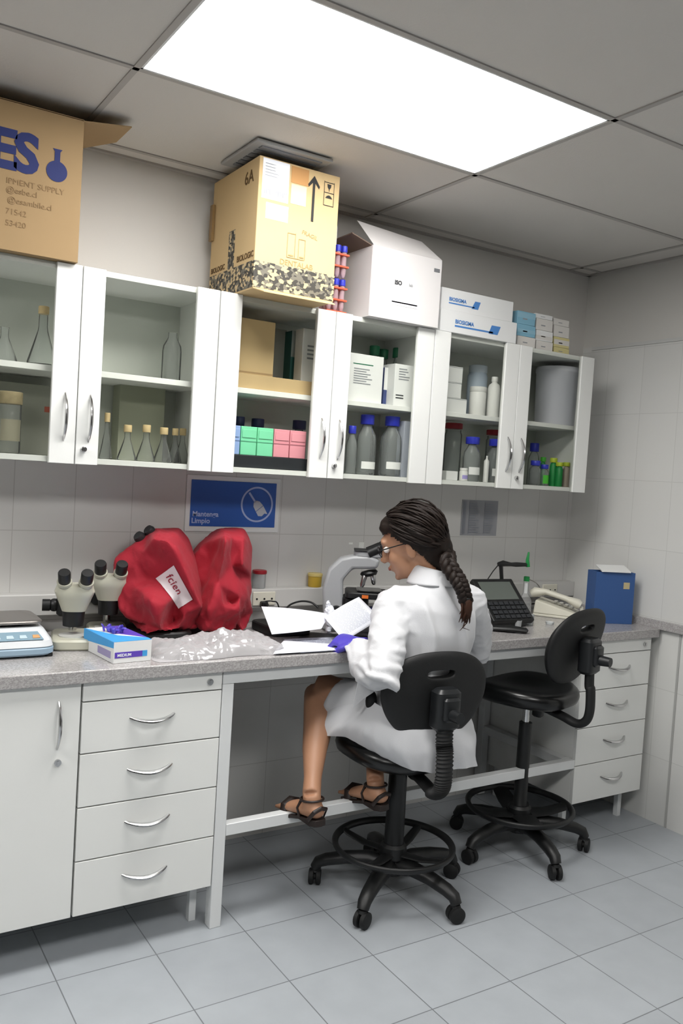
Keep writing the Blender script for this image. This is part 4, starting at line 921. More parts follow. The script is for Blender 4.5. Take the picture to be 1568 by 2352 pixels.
# --- data terminal with camera arm at the right
tx, ty = 2.03, -.30; rz = math.radians(-4)
t = thing('data_terminal', 'black device with sloped screen, keypad, jointed arm and green parts, right of the woman', 'instrument', (tx, ty, ZW), rz)
TI = Matrix.Translation((0, -.08, .012)) @ Matrix.Rotation(math.radians(42), 4, 'X')
MB().rbox(.0, .20, -.085, .13, .0, .028, p=7, r=.004).build('body', BLACK, t, local=True)
MB().box(-.01, .215, .0, .235, 0, .026, M=TI).build('sloped_housing', BLACK, t, local=True, bevel=.005)
MB().box(.012, .19, .115, .215, .0262, .0275, M=TI).build('screen', mat('lcd_grey', '5a605b', .2), t, local=True)
for i in range(7):
    for j in range(4): MB().box(.008+i*.0285, .030+i*.0285, .012+j*.024, .030+j*.024, .0262, .0305, M=TI).build('key', mat('key_black', '25272b', .5), t, local=True, bevel=.001)
def TL(px, py, y): return wm(t).inverted() @ A3(px, py, y)
a0_ = TL(1152, 1334, -.20); a1_ = TL(1150, 1296, -.20); a2_ = TL(1207, 1297, -.20)
MB().box(a0_.x-.022, a0_.x+.02, a0_.y-.012, a0_.y+.012, a0_.z-.012, a0_.z+.006).build('arm_clamp', GREEN, t, local=True, bevel=.003)
MB().tube([a0_, a1_+Vector((0, 0, -.004))], .009, 10).build('arm_post', BLACK, t, local=True)
ar_ = MB().tube([a1_+Vector((-.014, 0, 0)), a1_+Vector((.012, 0, .004)), a1_.lerp(a2_, .4), a1_.lerp(a2_, .6), a2_], [.010, .014, .009, .011, .009], 10).build('arm_boom', BLACK, t, local=True)
g0, g1, g2 = TL(1212, 1302, -.20), TL(1211, 1286, -.20), TL(1214, 1268, -.20)
MB().tube([g0, g1, g2], [(.006, .010), (.005, .008), (.003, .004)], 8).build('boom_tip', GREENT, ar_, local=True)
MB().tube([TL(1120, 1330, -.18), TL(1132, 1312, -.18), TL(1148, 1293, -.19)], .0025, 6).build('wire', BLACK, t, local=True)
c0, c1 = at(1134, 1449, 'z', ZW), at(1208, 1455, 'z', ZW)
t = thing('glasses_case', 'black oblong case lying in front of the black terminal', 'case', (c0+c1)/2)
d = (c1-c0); MB().tube([c0-d*.4+Vector((0, 0, .012)), c0+Vector((0, 0, .013)), c0.lerp(c1, .5)+Vector((0, 0, .015)), c1+Vector((0, 0, .012)), c1+d*.04+Vector((0, 0, .010))], [(.010, .018), (.012, .026), (.014, .028), (.011, .022), (.006, .012)], 16, side=(0, 0, 1)).build('body', BLACK, t)
# green-capped centrifuge tube, clear vials, dark outlet block
x = X_at(1203, -.16, ZW); zt_ = Z_at(1324, x, -.16)-ZW
t = thing('wash_bottle', 'green-capped clear plastic bottle right of the black terminal', 'bottle', (x, -.16, ZW))
MB().lathe([(.001, 0), (.028, 0), (.030, .004), (.030, .07), (.016, .10), (.0125, .105), (.0125, zt_-.02), (.001, zt_-.02)], n=20).build('body', glassm('bottle_plastic', (.95, .96, .96), .15, .1, milk=.15), t, local=True)
MB().lathe([(.001, zt_-.022), (.014, zt_-.022), (.014, zt_-.002), (.012, zt_), (.001, zt_)], n=18).build('cap', GREENT, t, local=True)
MB().lathe([(.001, .105), (.009, .105), (.009, zt_-.03), (.001, zt_-.03)], n=12).build('white_filter', PAPERW, t, local=True)
for px, py, r, h, lab in ((1212, 1434, .026, .045, 'clear plastic cup left of the telephone'), (1188, 1440, .018, .03, 'low clear vial beside the black terminal'), (1262, 1434, .02, .012, 'flat clear dish in front of the telephone')):
    p = at(px, py, 'z', ZW); MB().lathe([(.001, 0), (r*.85, 0), (r, h), (r*.94, h), (r*.8, .002), (.001, .002)], p, n=20).build('plastic_cup', CLEARP, None, label=lab, cat='cup')
# telephone
tp = at(1283, 1414, 'z', ZW); tp.y = max(tp.y, -.30)
t = thing('telephone', 'beige desk telephone with handset and coiled cord near the blue bin', 'telephone', (tp.x-.01, tp.y+.005, ZW), math.radians(35))
MB().poly([(-.085, -.10, .0), (.085, -.10, .0), (.085, .10, .0), (-.085, .10, 0)], (0, 0, .012)).build('foot', BEIGE, t, local=True, bevel=.003)
MB().faces([(-.085, -.10, .012), (.085, -.10, .012), (.085, .10, .012), (-.085, .10, .012), (-.078, -.092, .03), (.078, -.092, .03), (.078, .092, .075), (-.078, .092, .075)], [(0, 3, 2, 1), (4, 5, 6, 7), (0, 1, 5, 4), (1, 2, 6, 5), (2, 3, 7, 6), (3, 0, 4, 7)]).build('body', BEIGE, t, local=True, bevel=.006)
for i in range(3):
    for j in range(4): MB().box(-.005+i*.024, .012+i*.024, -.072+j*.026, -.056+j*.026, .0+.045, .052, M=Matrix.Translation((0, 0, -.004+(j*.026)*.22))).build('key', mat('key_cream', 'e1dfd5', .5), t, local=True, bevel=.001)
MB().tube([(-.052, -.115, .068), (-.052, -.10, .075), (-.052, -.05, .092), (-.052, .05, .115), (-.052, .10, .108), (-.052, .118, .098)], [(.018, .022), (.024, .026), (.013, .018), (.013, .018), (.024, .026), (.018, .02)], 14, side=(0, 0, 1)).build('handset', BEIGE, t, local=True)
W_ = wm(t).inverted(); P = []
for k in range(220):
    s_ = k/219; base = Vector((-.10-.02*math.sin(s_*3), -.09+s_*-.05, .012)).lerp(Vector((-.052, -.118, .06)), s_**2); P.append(base+Vector((0, .006*math.cos(k*.75), .006*math.sin(k*.75)+.002)))
MB().tube(P, .0015, 5).build('coiled_cord', BEIGE, t, local=True)
cable([A3(1214, 1330, -.05), A3(1232, 1340, -.06), A3(1243, 1356, -.07), A3(1250, 1380, -.10), (X_at(1256, -.12, ZW), -.12, ZW+.004)], mat('grey_cable', '8b8782', .5), .002, 'thin grey wire curving down the tiles to the telephone')
cable([A3(1185, 1389, -.07), A3(1210, 1388, -.075), A3(1236, 1386, -.075), A3(1252, 1390, -.09)], BLACK, .0035, 'black cord along the trunking left of the telephone')
# blue bin with paper on top
p0 = at(1361, 1431, 'z', ZW); p1 = at(1450, 1434, 'z', ZW); d = (p1-p0); ang = math.atan2(d.y, d.x); L_ = d.length; hb = Z_at(1313, p0.x, p0.y)-ZW
t = thing('blue_bin', 'tall blue container with a tan sticker and paper on top, in the corner', 'container', p0, ang)
q = MB(); T = .003
for (a, b, c_, e) in ((0, L_, 0, T), (0, L_, .085, .088), (0, T, T, .085), (L_-T, L_, T, .085)): q.box(a, b, c_, e, 0, hb)
q.box(T, L_-T, T, .085, 0, T); q.build('body', BLUEBIN, t, local=True)
MB().box(L_-.055, L_-.025, -.001, -.0002, hb-.075, hb-.045).build('sticker', mat('tan_sticker', 'b9ab84', .7), t, local=True)
o = MB().poly([wm(t) @ Vector(v) for v in ((.02, -.012, hb+.001), (L_-.03, -.014, hb+.001), (L_-.02, .075, hb+.022), (.03, .075, hb+.02))], (0, 0, .006)).build('folded_paper', PAPERW, None, bevel=.001, label='white folded paper lying on top of the blue container', cat='paper')

# ================================================================== drafting stools
def stool(name, label, loc, rz, phase, seat_z, back_z, ribbed, seatm, col_r=.03, lean=.1, spk=1):
    t = thing(name, label, 'stool', (loc[0], loc[1], 0), rz, 'black drafting stools')
    ph = math.radians(phase)-rz
    h = MB().lathe([(.001, .075), (.042, .075), (.048, .085), (.046, .12), (.036, .135), (.001, .135)], n=24)
    h.build('base_hub', BLACK, t, local=True)
    for k in range(5):
        a = ph+2*PI*k/5; c, s = math.cos(a), math.sin(a); side = Vector((-s, c, 0))
        pts = [(.03, .105, .032, .030), (.09, .118, .031, .026), (.17, .112, .029, .023), (.24, .097, .026, .022), (.270, .084, .024, .021), (.282, .062, .021, .018)]
        P = [Vector((r*c, r*s, z)) for r, z, _, _ in pts]; lg = MB()
        lg.tube(P, [(w_, h_) for _, _, w_, h_ in pts], 12, side=side)
        lg.tube([Vector((.272*c, .272*s, .08)), Vector((.274*c, .274*s, .05))], [.016, .014], 12)
        leg = lg.build('leg', BLACK, t, local=True)
        ca = a+.6+k*1.3; ax = Vector((math.cos(ca), math.sin(ca), 0)); o0 = Vector((.280*c, .280*s, .0285)) 
        w = MB()
        for sg in (-1, 1): w.tube([o0+ax*sg*.004, o0+ax*sg*.006, o0+ax*sg*.020, o0+ax*sg*.023], [.024, .0283, .0283, .022], 22)
        w.tube([o0-ax*.006, o0+ax*.006], .012, 12)
        hd = [o0+ax*.0+Vector((0, 0, .024)), o0+Vector((0, 0, .034))]
        w.tube(hd, [.018, .014], 12); w.build('caster', BLACKR, leg, local=True)
    top = seat_z-.085
    MB().lathe([(.001, .13), (.036, .13), (.036, .15), (col_r*1.08, .16), (col_r*1.05, top*.62), (col_r, top*.98 if col_r > .028 else top-.07), (.001, top*.98 if col_r > .028 else top-.07)], n=24).build('column', BLACK, t, local=True)
    MB().cyl((0, 0, top-.09), (0, 0, top+.02), .014, n=18).build('gas_piston', CHROME if col_r < .028 else BLACK, t, local=True)
    # foot ring with sloping spokes
    zr, R_ = .178, .213
    N = 64; fr_ = MB().tube([Vector((R_*math.cos(2*PI*k/N), R_*math.sin(2*PI*k/N), zr)) for k in range(N)], (.012, .008) if 0 else [(.0135, .010)]*N, 12, close=True).build('foot_ring', BLACK, t, local=True)
    MB().lathe([(.001, .135), (.05, .135), (.048, .175), (.038, .185), (.001, .185)], n=24).build('ring_collar', BLACK, fr_, local=True)
    for k in range(4):
        a = ph+.5+2*PI*k/4; c, s = math.cos(a), math.sin(a)
        MB().tube([Vector((.04*c, .04*s, .150)), Vector((.12*c, .12*s, .152)), Vector((.19*c, .19*s, .168)), Vector((.21*c, .21*s, zr))], [(.024*spk, .007), (.020*spk, .007), (.017*spk, .007), (.016*spk, .007)], 10, side=Vector((-s, c, 0))).build('spoke', BLACK, fr_, local=True)
    # mechanism
    MB().rbox(-.06, .06, -.09, .09, top, top+.028, p=4, r=.005).build('seat_plate', BLACK, t, local=True)
    MB().rbox(.035, .075, -.045, .0, top-.05, top+.01, p=3, r=.006).build('lever_box', BLACK, t, local=True)
    # seat cushion
    n = 48; rings = []
    for (k_, z) in ((.0, .0), (.55, .0), (.86, .004), (.97, .018), (1, .034), (.985, .050), (.93, .062), (.80, .069), (.5, .066), (.2, .062), (0.01, .061)):
        ring = []
        for j in range(n):
            a = 2*PI*j/n; x, y = sup(a, .215*max(k_, .01), .205*max(k_, .01), 2.5)
            x *= 1+.06*(y/.2)*1; zz = z+seat_z-.066
            zz += .018*(x/.2)**2*(1 if z > .03 else .6)-(.02*max(0, y/.2-.55)**1.0 if z > .03 else .01*max(0, y/.2-.5))
            ring.append(Vector((x, y+.01, zz)))
        rings.append(ring)
    MB().loft(rings).build('seat', seatm, t, local=True, sharp=1.5)
    # backrest shell with grip slot
    zc = back_z; n = 64; slot_c = Vector((0, .085)); rings = []
    def outl(a):
        x, z = sup(a, .205, .148, 2.4); x *= 1+.10*(z/.15) if z > 0 else 1+.22*(z/.15); return Vector((x, z))
    def slot(a):
        x, z = sup(a, .052, .0125, 3.2); return Vector((x, z))+slot_c
    vs = []; ks = [0, .06, .2, .4, .6, .8, .95, 1]
    for k_ in ks:
        for j in range(n):
            a = 2*PI*j/n; ow = outl(a); sl = slot(math.atan2((ow-slot_c).y*1.0, (ow-slot_c).x)); p = ow.lerp(sl, k_)
            y = -.205+.45*p.x**2+.15*(p.y)**2-lean*p.y+(.010 if k_ == 0 else 0)
            vs.append(Vector((p.x, y, zc+p.y)))
    fs = [(i*n+j, i*n+(j+1) % n, (i+1)*n+(j+1) % n, (i+1)*n+j) for i in range(len(ks)-1) for j in range(n)]
    MB().faces(vs, fs).build('backrest', FABRIC, t, local=True, sharp=3, mods=[('SOLIDIFY', dict(thickness=.034, offset=0)), ('SUBSURF', dict(levels=2, render_levels=2))])
    br = MB(); br.rbox(-.048, .048, -.29, -.225, zc-.095, zc+.045, p=4, r=.012); br.rbox(-.032, .032, -.305, -.28, zc-.06, zc+.02, p=3, r=.008)
    bo = br.build('back_bracket', mat('bracket_black', '17191b', .4), t, local=True)
    MB().cyl((.0, -.30, zc-.035), (.0, -.345, zc-.035), .021, .018, 18).build('adjusting_knob', mat('bracket_black', '17191b', .4), bo, local=True)
    # spine tube from bracket, down and under the seat
    P0 = [Vector(p) for p in ((0, -.262, zc-.06), (0, -.265, zc-.14), (0, -.272, (zc+seat_z)/2-.06), (0, -.275, seat_z-.04), (0, -.262, seat_z-.085), (0, -.225, seat_z-.105), (0, -.16, seat_z-.09), (0, -.08, seat_z-.075))]
    q = []
    for i in range(len(P0)-1):
        p0, p1, p2, p3 = P0[max(i-1, 0)], P0[i], P0[i+1], P0[min(i+2, len(P0)-1)]
        for k in range(14 if ribbed else 8):
            t_ = k/(14 if ribbed else 8); q.append(.5*((2*p1)+(-p0+p2)*t_+(2*p0-5*p1+4*p2-p3)*t_*t_+(-p0+3*p1-3*p2+p3)*t_**3))
    q.append(P0[-1])
    if ribbed: R = [((.034, .022) if (k % 2) else (.0295, .018)) if k < 72 else (.026, .014) for k in range(len(q))]
    else: R = [(.024, .017)]*len(q)
    MB().tube(q, R, 14, side=(1, 0, 0)).build('spine_bellows' if ribbed else 'spine_tube', BLACKR, t, local=True, sharp=.5 if ribbed else 1)
    return t
stool('drafting_stool', 'black drafting stool the woman in the white coat sits on', (1.375, -.637), math.radians(-4), -1.5, .555, .772, True, VINYL, .033, .06)
stool('drafting_stool', 'empty black drafting stool with chrome column, right of the seated woman', (2.075, -.56), math.radians(15), 41, .685, .882, False, VINYL, .026, .27, 2.2)
# ================================================================== the seated woman
V = Vector
t = thing('person', 'woman with dark braid and white lab coat sitting on the near stool, leaning to microscope', 'person', (1.38, -.66, .55))
PER = t
# --- frames
HC = V((X_at(943, -.645, 1.28), -.645, 1.272))              # head centre
az = math.radians(138); tilt = math.radians(24)
hf = V((math.cos(az), math.sin(az), 0)); hl = V((-math.sin(az), math.cos(az), 0))      # forward, left(of her)
ff = hf*math.cos(tilt)-V((0, 0, math.sin(tilt))); uu = hf*math.sin(tilt)+V((0, 0, math.cos(tilt)))
ll = uu.cross(ff)
HM = Matrix(((ff.x, ll.x, uu.x, HC.x), (ff.y, ll.y, uu.y, HC.y), (ff.z, ll.z, uu.z, HC.z), (0, 0, 0, 1)))
def h(f, l, u): return HM @ V((f, l, u))
HR = HM.to_3x3().to_4x4()
NK = V((1.422, -.700, 1.130)); PEL = V((1.385, -.685, .635))
SH_L = V((1.262, -.690, 1.065)); SH_R = V((1.622, -.665, 1.065))
EL_L = V((1.108, -.862, .848)); WR_L = V((1.163, -.628, .915))
EL_R = V((1.762, -.590, .865)); WR_R = V((1.47, -.405, .975))
KN_L = V((1.172, -.385, .700)); AN_L = V((1.002, -.655, .425))
KN_R = V((1.440, -.345, .665)); AN_R = V((1.262, -.655, .435))
HP_L = V((1.30, -.665, .63)); HP_R = V((1.47, -.655, .63))
# --- body: one continuous surface (head, neck, trunk, arms, legs, feet)
b = MB()
b.ell(h(-.008, 0, .022), (.094, .073, .100), HR, 24, 16)                                   # skull
b.ell(h(.040, 0, -.040), (.052, .055, .072), HR, 20, 12)                                     # face
b.ell(h(.052, 0, -.080), (.036, .036, .030), HR, 16, 10)                                     # jaw
b.ell(h(.080, 0, -.094), (.014, .016, .013), HR, 12, 8)                                      # chin
b.ell(h(.084, 0, .038), (.014, .045, .020), HR, 14, 8)                                       # brow
for s in (-1, 1): b.ell(h(.066, s*.032, -.026), (.022, .020, .026), HR, 12, 8)
b.tube([h(.088, 0, .028), h(.098, 0, .004), h(.114, 0, -.022), h(.104, 0, -.032)], [.008, .0085, .0115, .008], 12)  # nose
for s in (-1, 1): b.ell(h(.097, s*.010, -.026), (.009, .007, .006), HR, 10, 6)
b.ell(h(.094, 0, -.052), (.010, .022, .0055), HR, 12, 6); b.ell(h(.091, 0, -.063), (.009, .019, .006), HR, 12, 6)
for s in (-1, 1):
    b.ell(h(-.002, s*.080, -.016), (.019, .008, .032), HR @ Matrix.Rotation(s*.3, 4, 'Z'), 14, 10)
    b.ell(h(.0, s*.074, -.028), (.008, .006, .012), HR, 10, 6)
b.tube([h(-.028, 0, -.02), h(-.030, 0, -.075), NK+V((0, .01, .03)), NK+V((0, 0, -.03))], [.058, .052, .052, .07], 18)
side = V((.985, .17, 0)).normalized()
b.tube([PEL+V((0, 0, -.05)), PEL, V((1.39, -.70, .76)), V((1.40, -.715, .90)), V((1.412, -.715, 1.03)), NK], [(.15, .11), (.165, .115), (.12, .09), (.125, .095), (.15, .09), (.06, .055)], 22, side=side)
for S_, E_, W_ in ((SH_L, EL_L, WR_L), (SH_R, EL_R, WR_R)): b.tube([NK.lerp(S_, .5)+V((0, 0, -.02)), S_, S_.lerp(E_, .5), E_, E_.lerp(W_, .35), W_], [.05, .048, .042, .036, .034, .024], 14)
for H_, K_, A_, ft in ((HP_L, KN_L, AN_L, 0), (HP_R, KN_R, AN_R, 1)):
    d = (A_-K_)
    b.tube([H_, H_.lerp(K_, .5)+V((0, 0, .012)), K_+V((0, -.01, .004)), K_+d*.10], [.082, .074, .064, .056], 16)
    b.tube([K_+V((0, 0, -.01)), K_+d*.13, K_+d*.33+V((.004, -.008, 0)), K_+d*.6, K_+d*.85, A_], [.054, .053, .056, .044, .031, .032], 16)
# feet
FD = V((-.13, .98, -.12)).normalized()
def foot(A_):
    S = V((FD.y, -FD.x, 0)).normalized(); U = S.cross(FD)
    def p(f, s, u): return A_+FD*f+S*s+U*u
    b.tube([A_, p(-.008, 0, -.045)], [.031, .033], 14)
    b.tube([p(-.048, 0, -.052), p(-.036, 0, -.050), p(.0, 0, -.048), p(.05, .0, -.050), p(.10, .002, -.058), p(.145, .004, -.066), p(.165, .004, -.068)], [(.018, .014), (.028, .024), (.032, .028), (.033, .026), (.040, .019), (.038, .013), (.026, .009)], 16, side=S)
    for k in range(5): b.tube([p(.14, -.028+k*.0145, -.066), p(.172-.006*k if S.x > 0 else .15+.006*k, -.028+k*.0145, -.069)], [.0085, .0072], 10)
    return p, S, U
pl, S1, U1 = foot(AN_L); prr, S2, U2 = foot(AN_R)
me = skinned(b, .0055, 5)
body = finish(me, 'body', SKIN, t, sharp=3)
for s in (-1, 1):
    e = MB().ell(h(.083, s*.031, .012), (.0115, .0135, .0115), HR, 14, 10).build('eye', mat('eye_white', 'd9d4cf', .2), t)
    MB().ell(h(.0925, s*.031, .011), (.0030, .006, .006), HR, 12, 8).build('iris', mat('iris_brown', '2a1a12', .15), e)
MB().ell(h(.100, 0, -.057), (.0052, .018, .0075), HR, 14, 8).build('lips', mat('lip', '8f5148', .45), t)
# glasses
g = MB()
for s in (-1, 1):
    g.tube([h(.108, s*.034+.025*math.cos(a), .012+.019*math.sin(a)) for a in [2*PI*k/20 for k in range(20)]], .0018, 6, close=True)
    g.tube([h(.108, s*.058, .018), h(.098, s*.074, .018), h(.03, s*.080, .014), h(-.012, s*.080, .010), h(-.03, s*.079, -.012)], [.002, .0022, .002, .002, .0015], 6)
g.tube([h(.108, -.010, .016), h(.112, 0, .018), h(.108, .010, .016)], .0018, 6)
gl = g.build('eyeglasses', BLACK, t)
# --- sandals
def sandal(p, S, U, nm):
    m = MB(); out = [(-.052, .0), (-.046, .022), (-.02, .032), (.04, .031), (.10, .040), (.15, .036), (.178, .012), (.176, -.014), (.15, -.034), (.10, -.038), (.04, -.026), (-.02, -.028), (-.046, -.020)]
    def drop(f): return -.074 if f < .05 else -.074-.012*(f-.05)/.1
    m.faces([p(f, s, drop(f)) for f, s in out]+[p(f, s, drop(f)-(.022 if f < .0 else .012)) for f, s in out], [tuple(range(13)), tuple(range(13, 26))]+[(i, (i+1) % 13, 13+(i+1) % 13, 13+i) for i in range(13)])
    o = m.build('sandal', mat('sandal_brown', '1f1410', .5), t, bevel=.002)
    N = 26
    def strap(fn, w_, nm2): MB().tube([fn(2*PI*k/N) for k in range(N)], [(w_, .0022)]*N, 6, close=True, side=FD if 0 else None).build(nm2, mat('sandal_brown', '1f1410', .5), o)
    MB().tube([p(-.002+.040*math.cos(a), .038*math.sin(a), -.014) for a in [2*PI*k/N for k in range(N)]], [(.002, .005) if 0 else (.004, .004)]*N, 8, close=True).build('ankle_strap', mat('sandal_brown', '1f1410', .5), o)
    MB().tube([p(.03, .034, -.076), p(.036, .036, -.045), p(.030, .022, -.020), p(.028, 0, -.012), p(.030, -.022, -.020), p(.036, -.034, -.045), p(.03, -.030, -.076)], .0045, 8).build('instep_strap', mat('sandal_brown', '1f1410', .5), o)
    MB().tube([p(-.02, .036, -.075), p(-.046, .028, -.045), p(-.052, .0, -.035), p(-.046, -.026, -.045), p(-.02, -.034, -.075)], [(.007, .003)]*5, 8).build('heel_strap', mat('sandal_brown', '1f1410', .5), o)
    MB().tube([p(.11, .042, -.080), p(.112, .036, -.050), p(.115, .0, -.037), p(.112, -.034, -.050), p(.11, -.040, -.080)], [(.013, .003)]*5, 8).build('toe_strap', mat('sandal_brown', '1f1410', .5), o)
sandal(pl, S1, U1, 0); sandal(prr, S2, U2, 1)
# --- lab coat: trunk, sleeves and lap as one cloth surface
c = MB()
c.tube([PEL+V((0, -.01, -.055)), PEL+V((0, -.01, 0)), V((1.39, -.705, .74)), V((1.40, -.72, .86)), V((1.412, -.722, .97)), V((1.42, -.715, 1.045)), V((1.424, -.71, 1.095)), NK+V((0, 0, .005)), NK+V((-.004, .006, .03))],
       [(.188, .130), (.196, .135), (.170, .118), (.170, .112), (.180, .120), (.185, .115), (.150, .092), (.088, .075), (.070, .068)], 30, side=side)
for S_, E_, W_, o_ in ((SH_L, EL_L, WR_L, -1), (SH_R, EL_R, WR_R, 1)):
    c.tube([NK.lerp(S_, .45)+V((0, 0, -.035)), S_+V((0, 0, -.012)), S_.lerp(E_, .3), S_.lerp(E_, .65), E_+V((0, -.004, -.004)), E_.lerp(W_, .25)+V((0, 0, -.004)), E_.lerp(W_, .6), W_.lerp(E_, .08)], [.070, .076, .071, .066, .064, .062, .056, .049], 20)
for H_, K_ in ((HP_L, KN_L), (HP_R, KN_R)): c.tube([H_+V((0, 0, .0)), H_.lerp(K_, .4)+V((0, 0, .012)), H_.lerp(K_, .72)+V((0, 0, .010))], [.105, .095, .080], 18)
def cloth(p, n):
    # sleeve and back creases
    a = p.z*1.0
    f = 0
    dl = min((p-SH_L.lerp(EL_L, k/6)).length for k in range(7)); dr = min((p-EL_L.lerp(WR_L, k/6)).length for k in range(7)); d3 = min((p-SH_R.lerp(EL_R, k/6)).length for k in range(7))
    arm = max(0, 1-min(dl, dr, d3)/.10)
    r1 = max(0, 1-abs(noise.noise(V((p.x*7+p.z*9, p.y*9+2, p.z*15-p.x*6))))*3.4); r2 = max(0, 1-abs(noise.noise(V((p.x*16, p.y*16+p.z*8, p.z*26))))*3.5)
    f += arm*(.017*r1+.008*r2-.008)
    bk = max(0, 1-arm*1.5)
    f += bk*(.019*max(0, 1-abs(noise.noise(V((p.x*7+p.z*2+1.7, p.y*6, p.z*3.0))))*3.2)-.008+.009*noise.noise(p*8))
    el = max(0, 1-(p-EL_L).length/.12); f += el*.009*math.sin(p.z*150+p.x*60+noise.noise(p*12)*4)
    return n*f
me = skinned(c, .0075, 7, disp=cloth)
# lower skirt of the coat, thin cloth hanging over lap, stool edge and behind
bm2 = bmesh.new(); bm2.from_mesh(me)
cols = [  # top (inside the coat), middle, hem
 ((1.40, -.53, .70), (1.36, -.43, .745), (1.33, -.37, .715)),
 ((1.31, -.53, .73), (1.25, -.42, .748), (1.19, -.36, .738)),
 ((1.25, -.57, .745), (1.175, -.46, .720), tuple(at(748, 1612, 'y', -.42))),
 ((1.22, -.61, .745), (1.135, -.52, .675), tuple(at(723, 1682, 'y', -.50))),
 ((1.21, -.65, .74), (1.130, -.62, .655), tuple(at(752, 1690, 'y', -.56))),
 ((1.20, -.70, .735), (1.125, -.68, .650), tuple(at(795, 1695, 'y', -.62))),
 ((1.20, -.75, .73), (1.125, -.745, .640), tuple(at(845, 1722, 'y', -.70))),
 ((1.215, -.79, .72), (1.145, -.80, .625), tuple(at(900, 1750, 'y', -.78))),
 ((1.25, -.825, .70), (1.205, -.85, .610), tuple(at(945, 1768, 'y', -.84))),
 ((1.32, -.84, .69), (1.305, -.868, .600), tuple(at(992, 1776, 'y', -.865))),
 ((1.40, -.845, .68), (1.405, -.872, .600), tuple(at(1035, 1771, 'y', -.865))),
 ((1.48, -.835, .68), (1.505, -.86, .600), tuple(at(1085, 1762, 'y', -.85))),
 ((1.56, -.78, .69), (1.595, -.79, .620), (1.625, -.78, .50)),
 ((1.585, -.70, .70), (1.625, -.66, .630), (1.635, -.64, .56)),
 ((1.56, -.60, .72), (1.60, -.52, .660), (1.62, -.46, .60)),
 ((1.50, -.55, .73), (1.53, -.43, .720), (1.53, -.37, .690)),
]
def crv(P, n):
    q = []
    for i in range(len(P)-1):
        p0, p1, p2, p3 = P[max(i-1, 0)], P[i], P[i+1], P[min(i+2, len(P)-1)]
        for k in range(n):
            s_ = k/n; q.append(.5*((2*p1)+(-p0+p2)*s_+(2*p0-5*p1+4*p2-p3)*s_*s_+(-p0+3*p1-3*p2+p3)*s_**3))
    q.append(P[-1]); return q
T_ = crv([V(c_[0]) for c_ in cols], 7); M_ = crv([V(c_[1]) for c_ in cols], 7); B_ = crv([V(c_[2]) for c_ in cols], 7)
NV = 16; rows = []
for i in range(len(T_)):
    for j in range(NV+1):
        s_ = j/NV; p = T_[i]*(1-s_)**2+M_[i]*2*s_*(1-s_)+B_[i]*s_**2
        p = p.lerp(M_[i], 4*s_*(1-s_)*.5*.6)
        out = V((p.x-1.385, p.y+.66, 0)).normalized()
        p = p+out*((.006 if i < 60 else .018)*s_*noise.noise(V((i*.16, s_*1.6, 0)))+.010*s_*noise.noise(V((i*.4, s_*2.2, 5))))
        rows.append(p)
off = len(bm2.verts); vv = [bm2.verts.new(p) for p in rows]; vin = []
fs = []
for i in range(len(T_)-1):
    for j in range(NV): fs.append(bm2.faces.new([vv[i*(NV+1)+j], vv[(i+1)*(NV+1)+j], vv[(i+1)*(NV+1)+j+1], vv[i*(NV+1)+j+1]]))
bmesh.ops.recalc_face_normals(bm2, faces=fs)
r = bmesh.ops.solidify(bm2, geom=fs, thickness=.004)
bm2.to_mesh(me); bm2.free()
coat = finish(me, 'lab_coat', COAT, t, sharp=1.2)
# collar, cuff bands and the free front corner
cb = MB(); K = []
Nn = 28
for k in range(Nn+1):
    a = math.radians(-215)+math.radians(310)*k/Nn
    K.append((NK+V((.078*math.cos(a)*1.05, .072*math.sin(a)-.004, .020+.010*math.sin(a-1.2))), NK+V((.066*math.cos(a), .060*math.sin(a)+.004, .068+.014*math.sin(a-1.2))), NK+V((.098*math.cos(a)*1.05, .088*math.sin(a)-.006, .006))))
vs = []; 
for lo, hi, ou in K: vs += [lo, hi, hi+(ou-hi)*.15+V((0, 0, .004)), ou]
cb.faces(vs, [(k*4+j, (k+1)*4+j, (k+1)*4+j+1, k*4+j+1) for k in range(Nn) for j in range(3)])
cb.build('collar', COAT, coat, sharp=2, mods=[('SOLIDIFY', dict(thickness=.003, offset=0)), ('SUBSURF', dict(levels=1, render_levels=1))])
f4 = [at(822, 1566, 'y', -.68), at(868, 1572, 'y', -.72), at(858, 1590, 'y', -.72), at(834, 1606, 'y', -.70), at(810, 1627, 'y', -.69)]
MB().poly(f4, V((.0, .004, 0))).build('front_corner', COAT, coat, bevel=.001)
MB().ell(at(852, 1610, 'y', -.69), (.020, .02, .038), None, 14, 8).build('dress', mat('dress_black', '0c0c0e', .8), t)
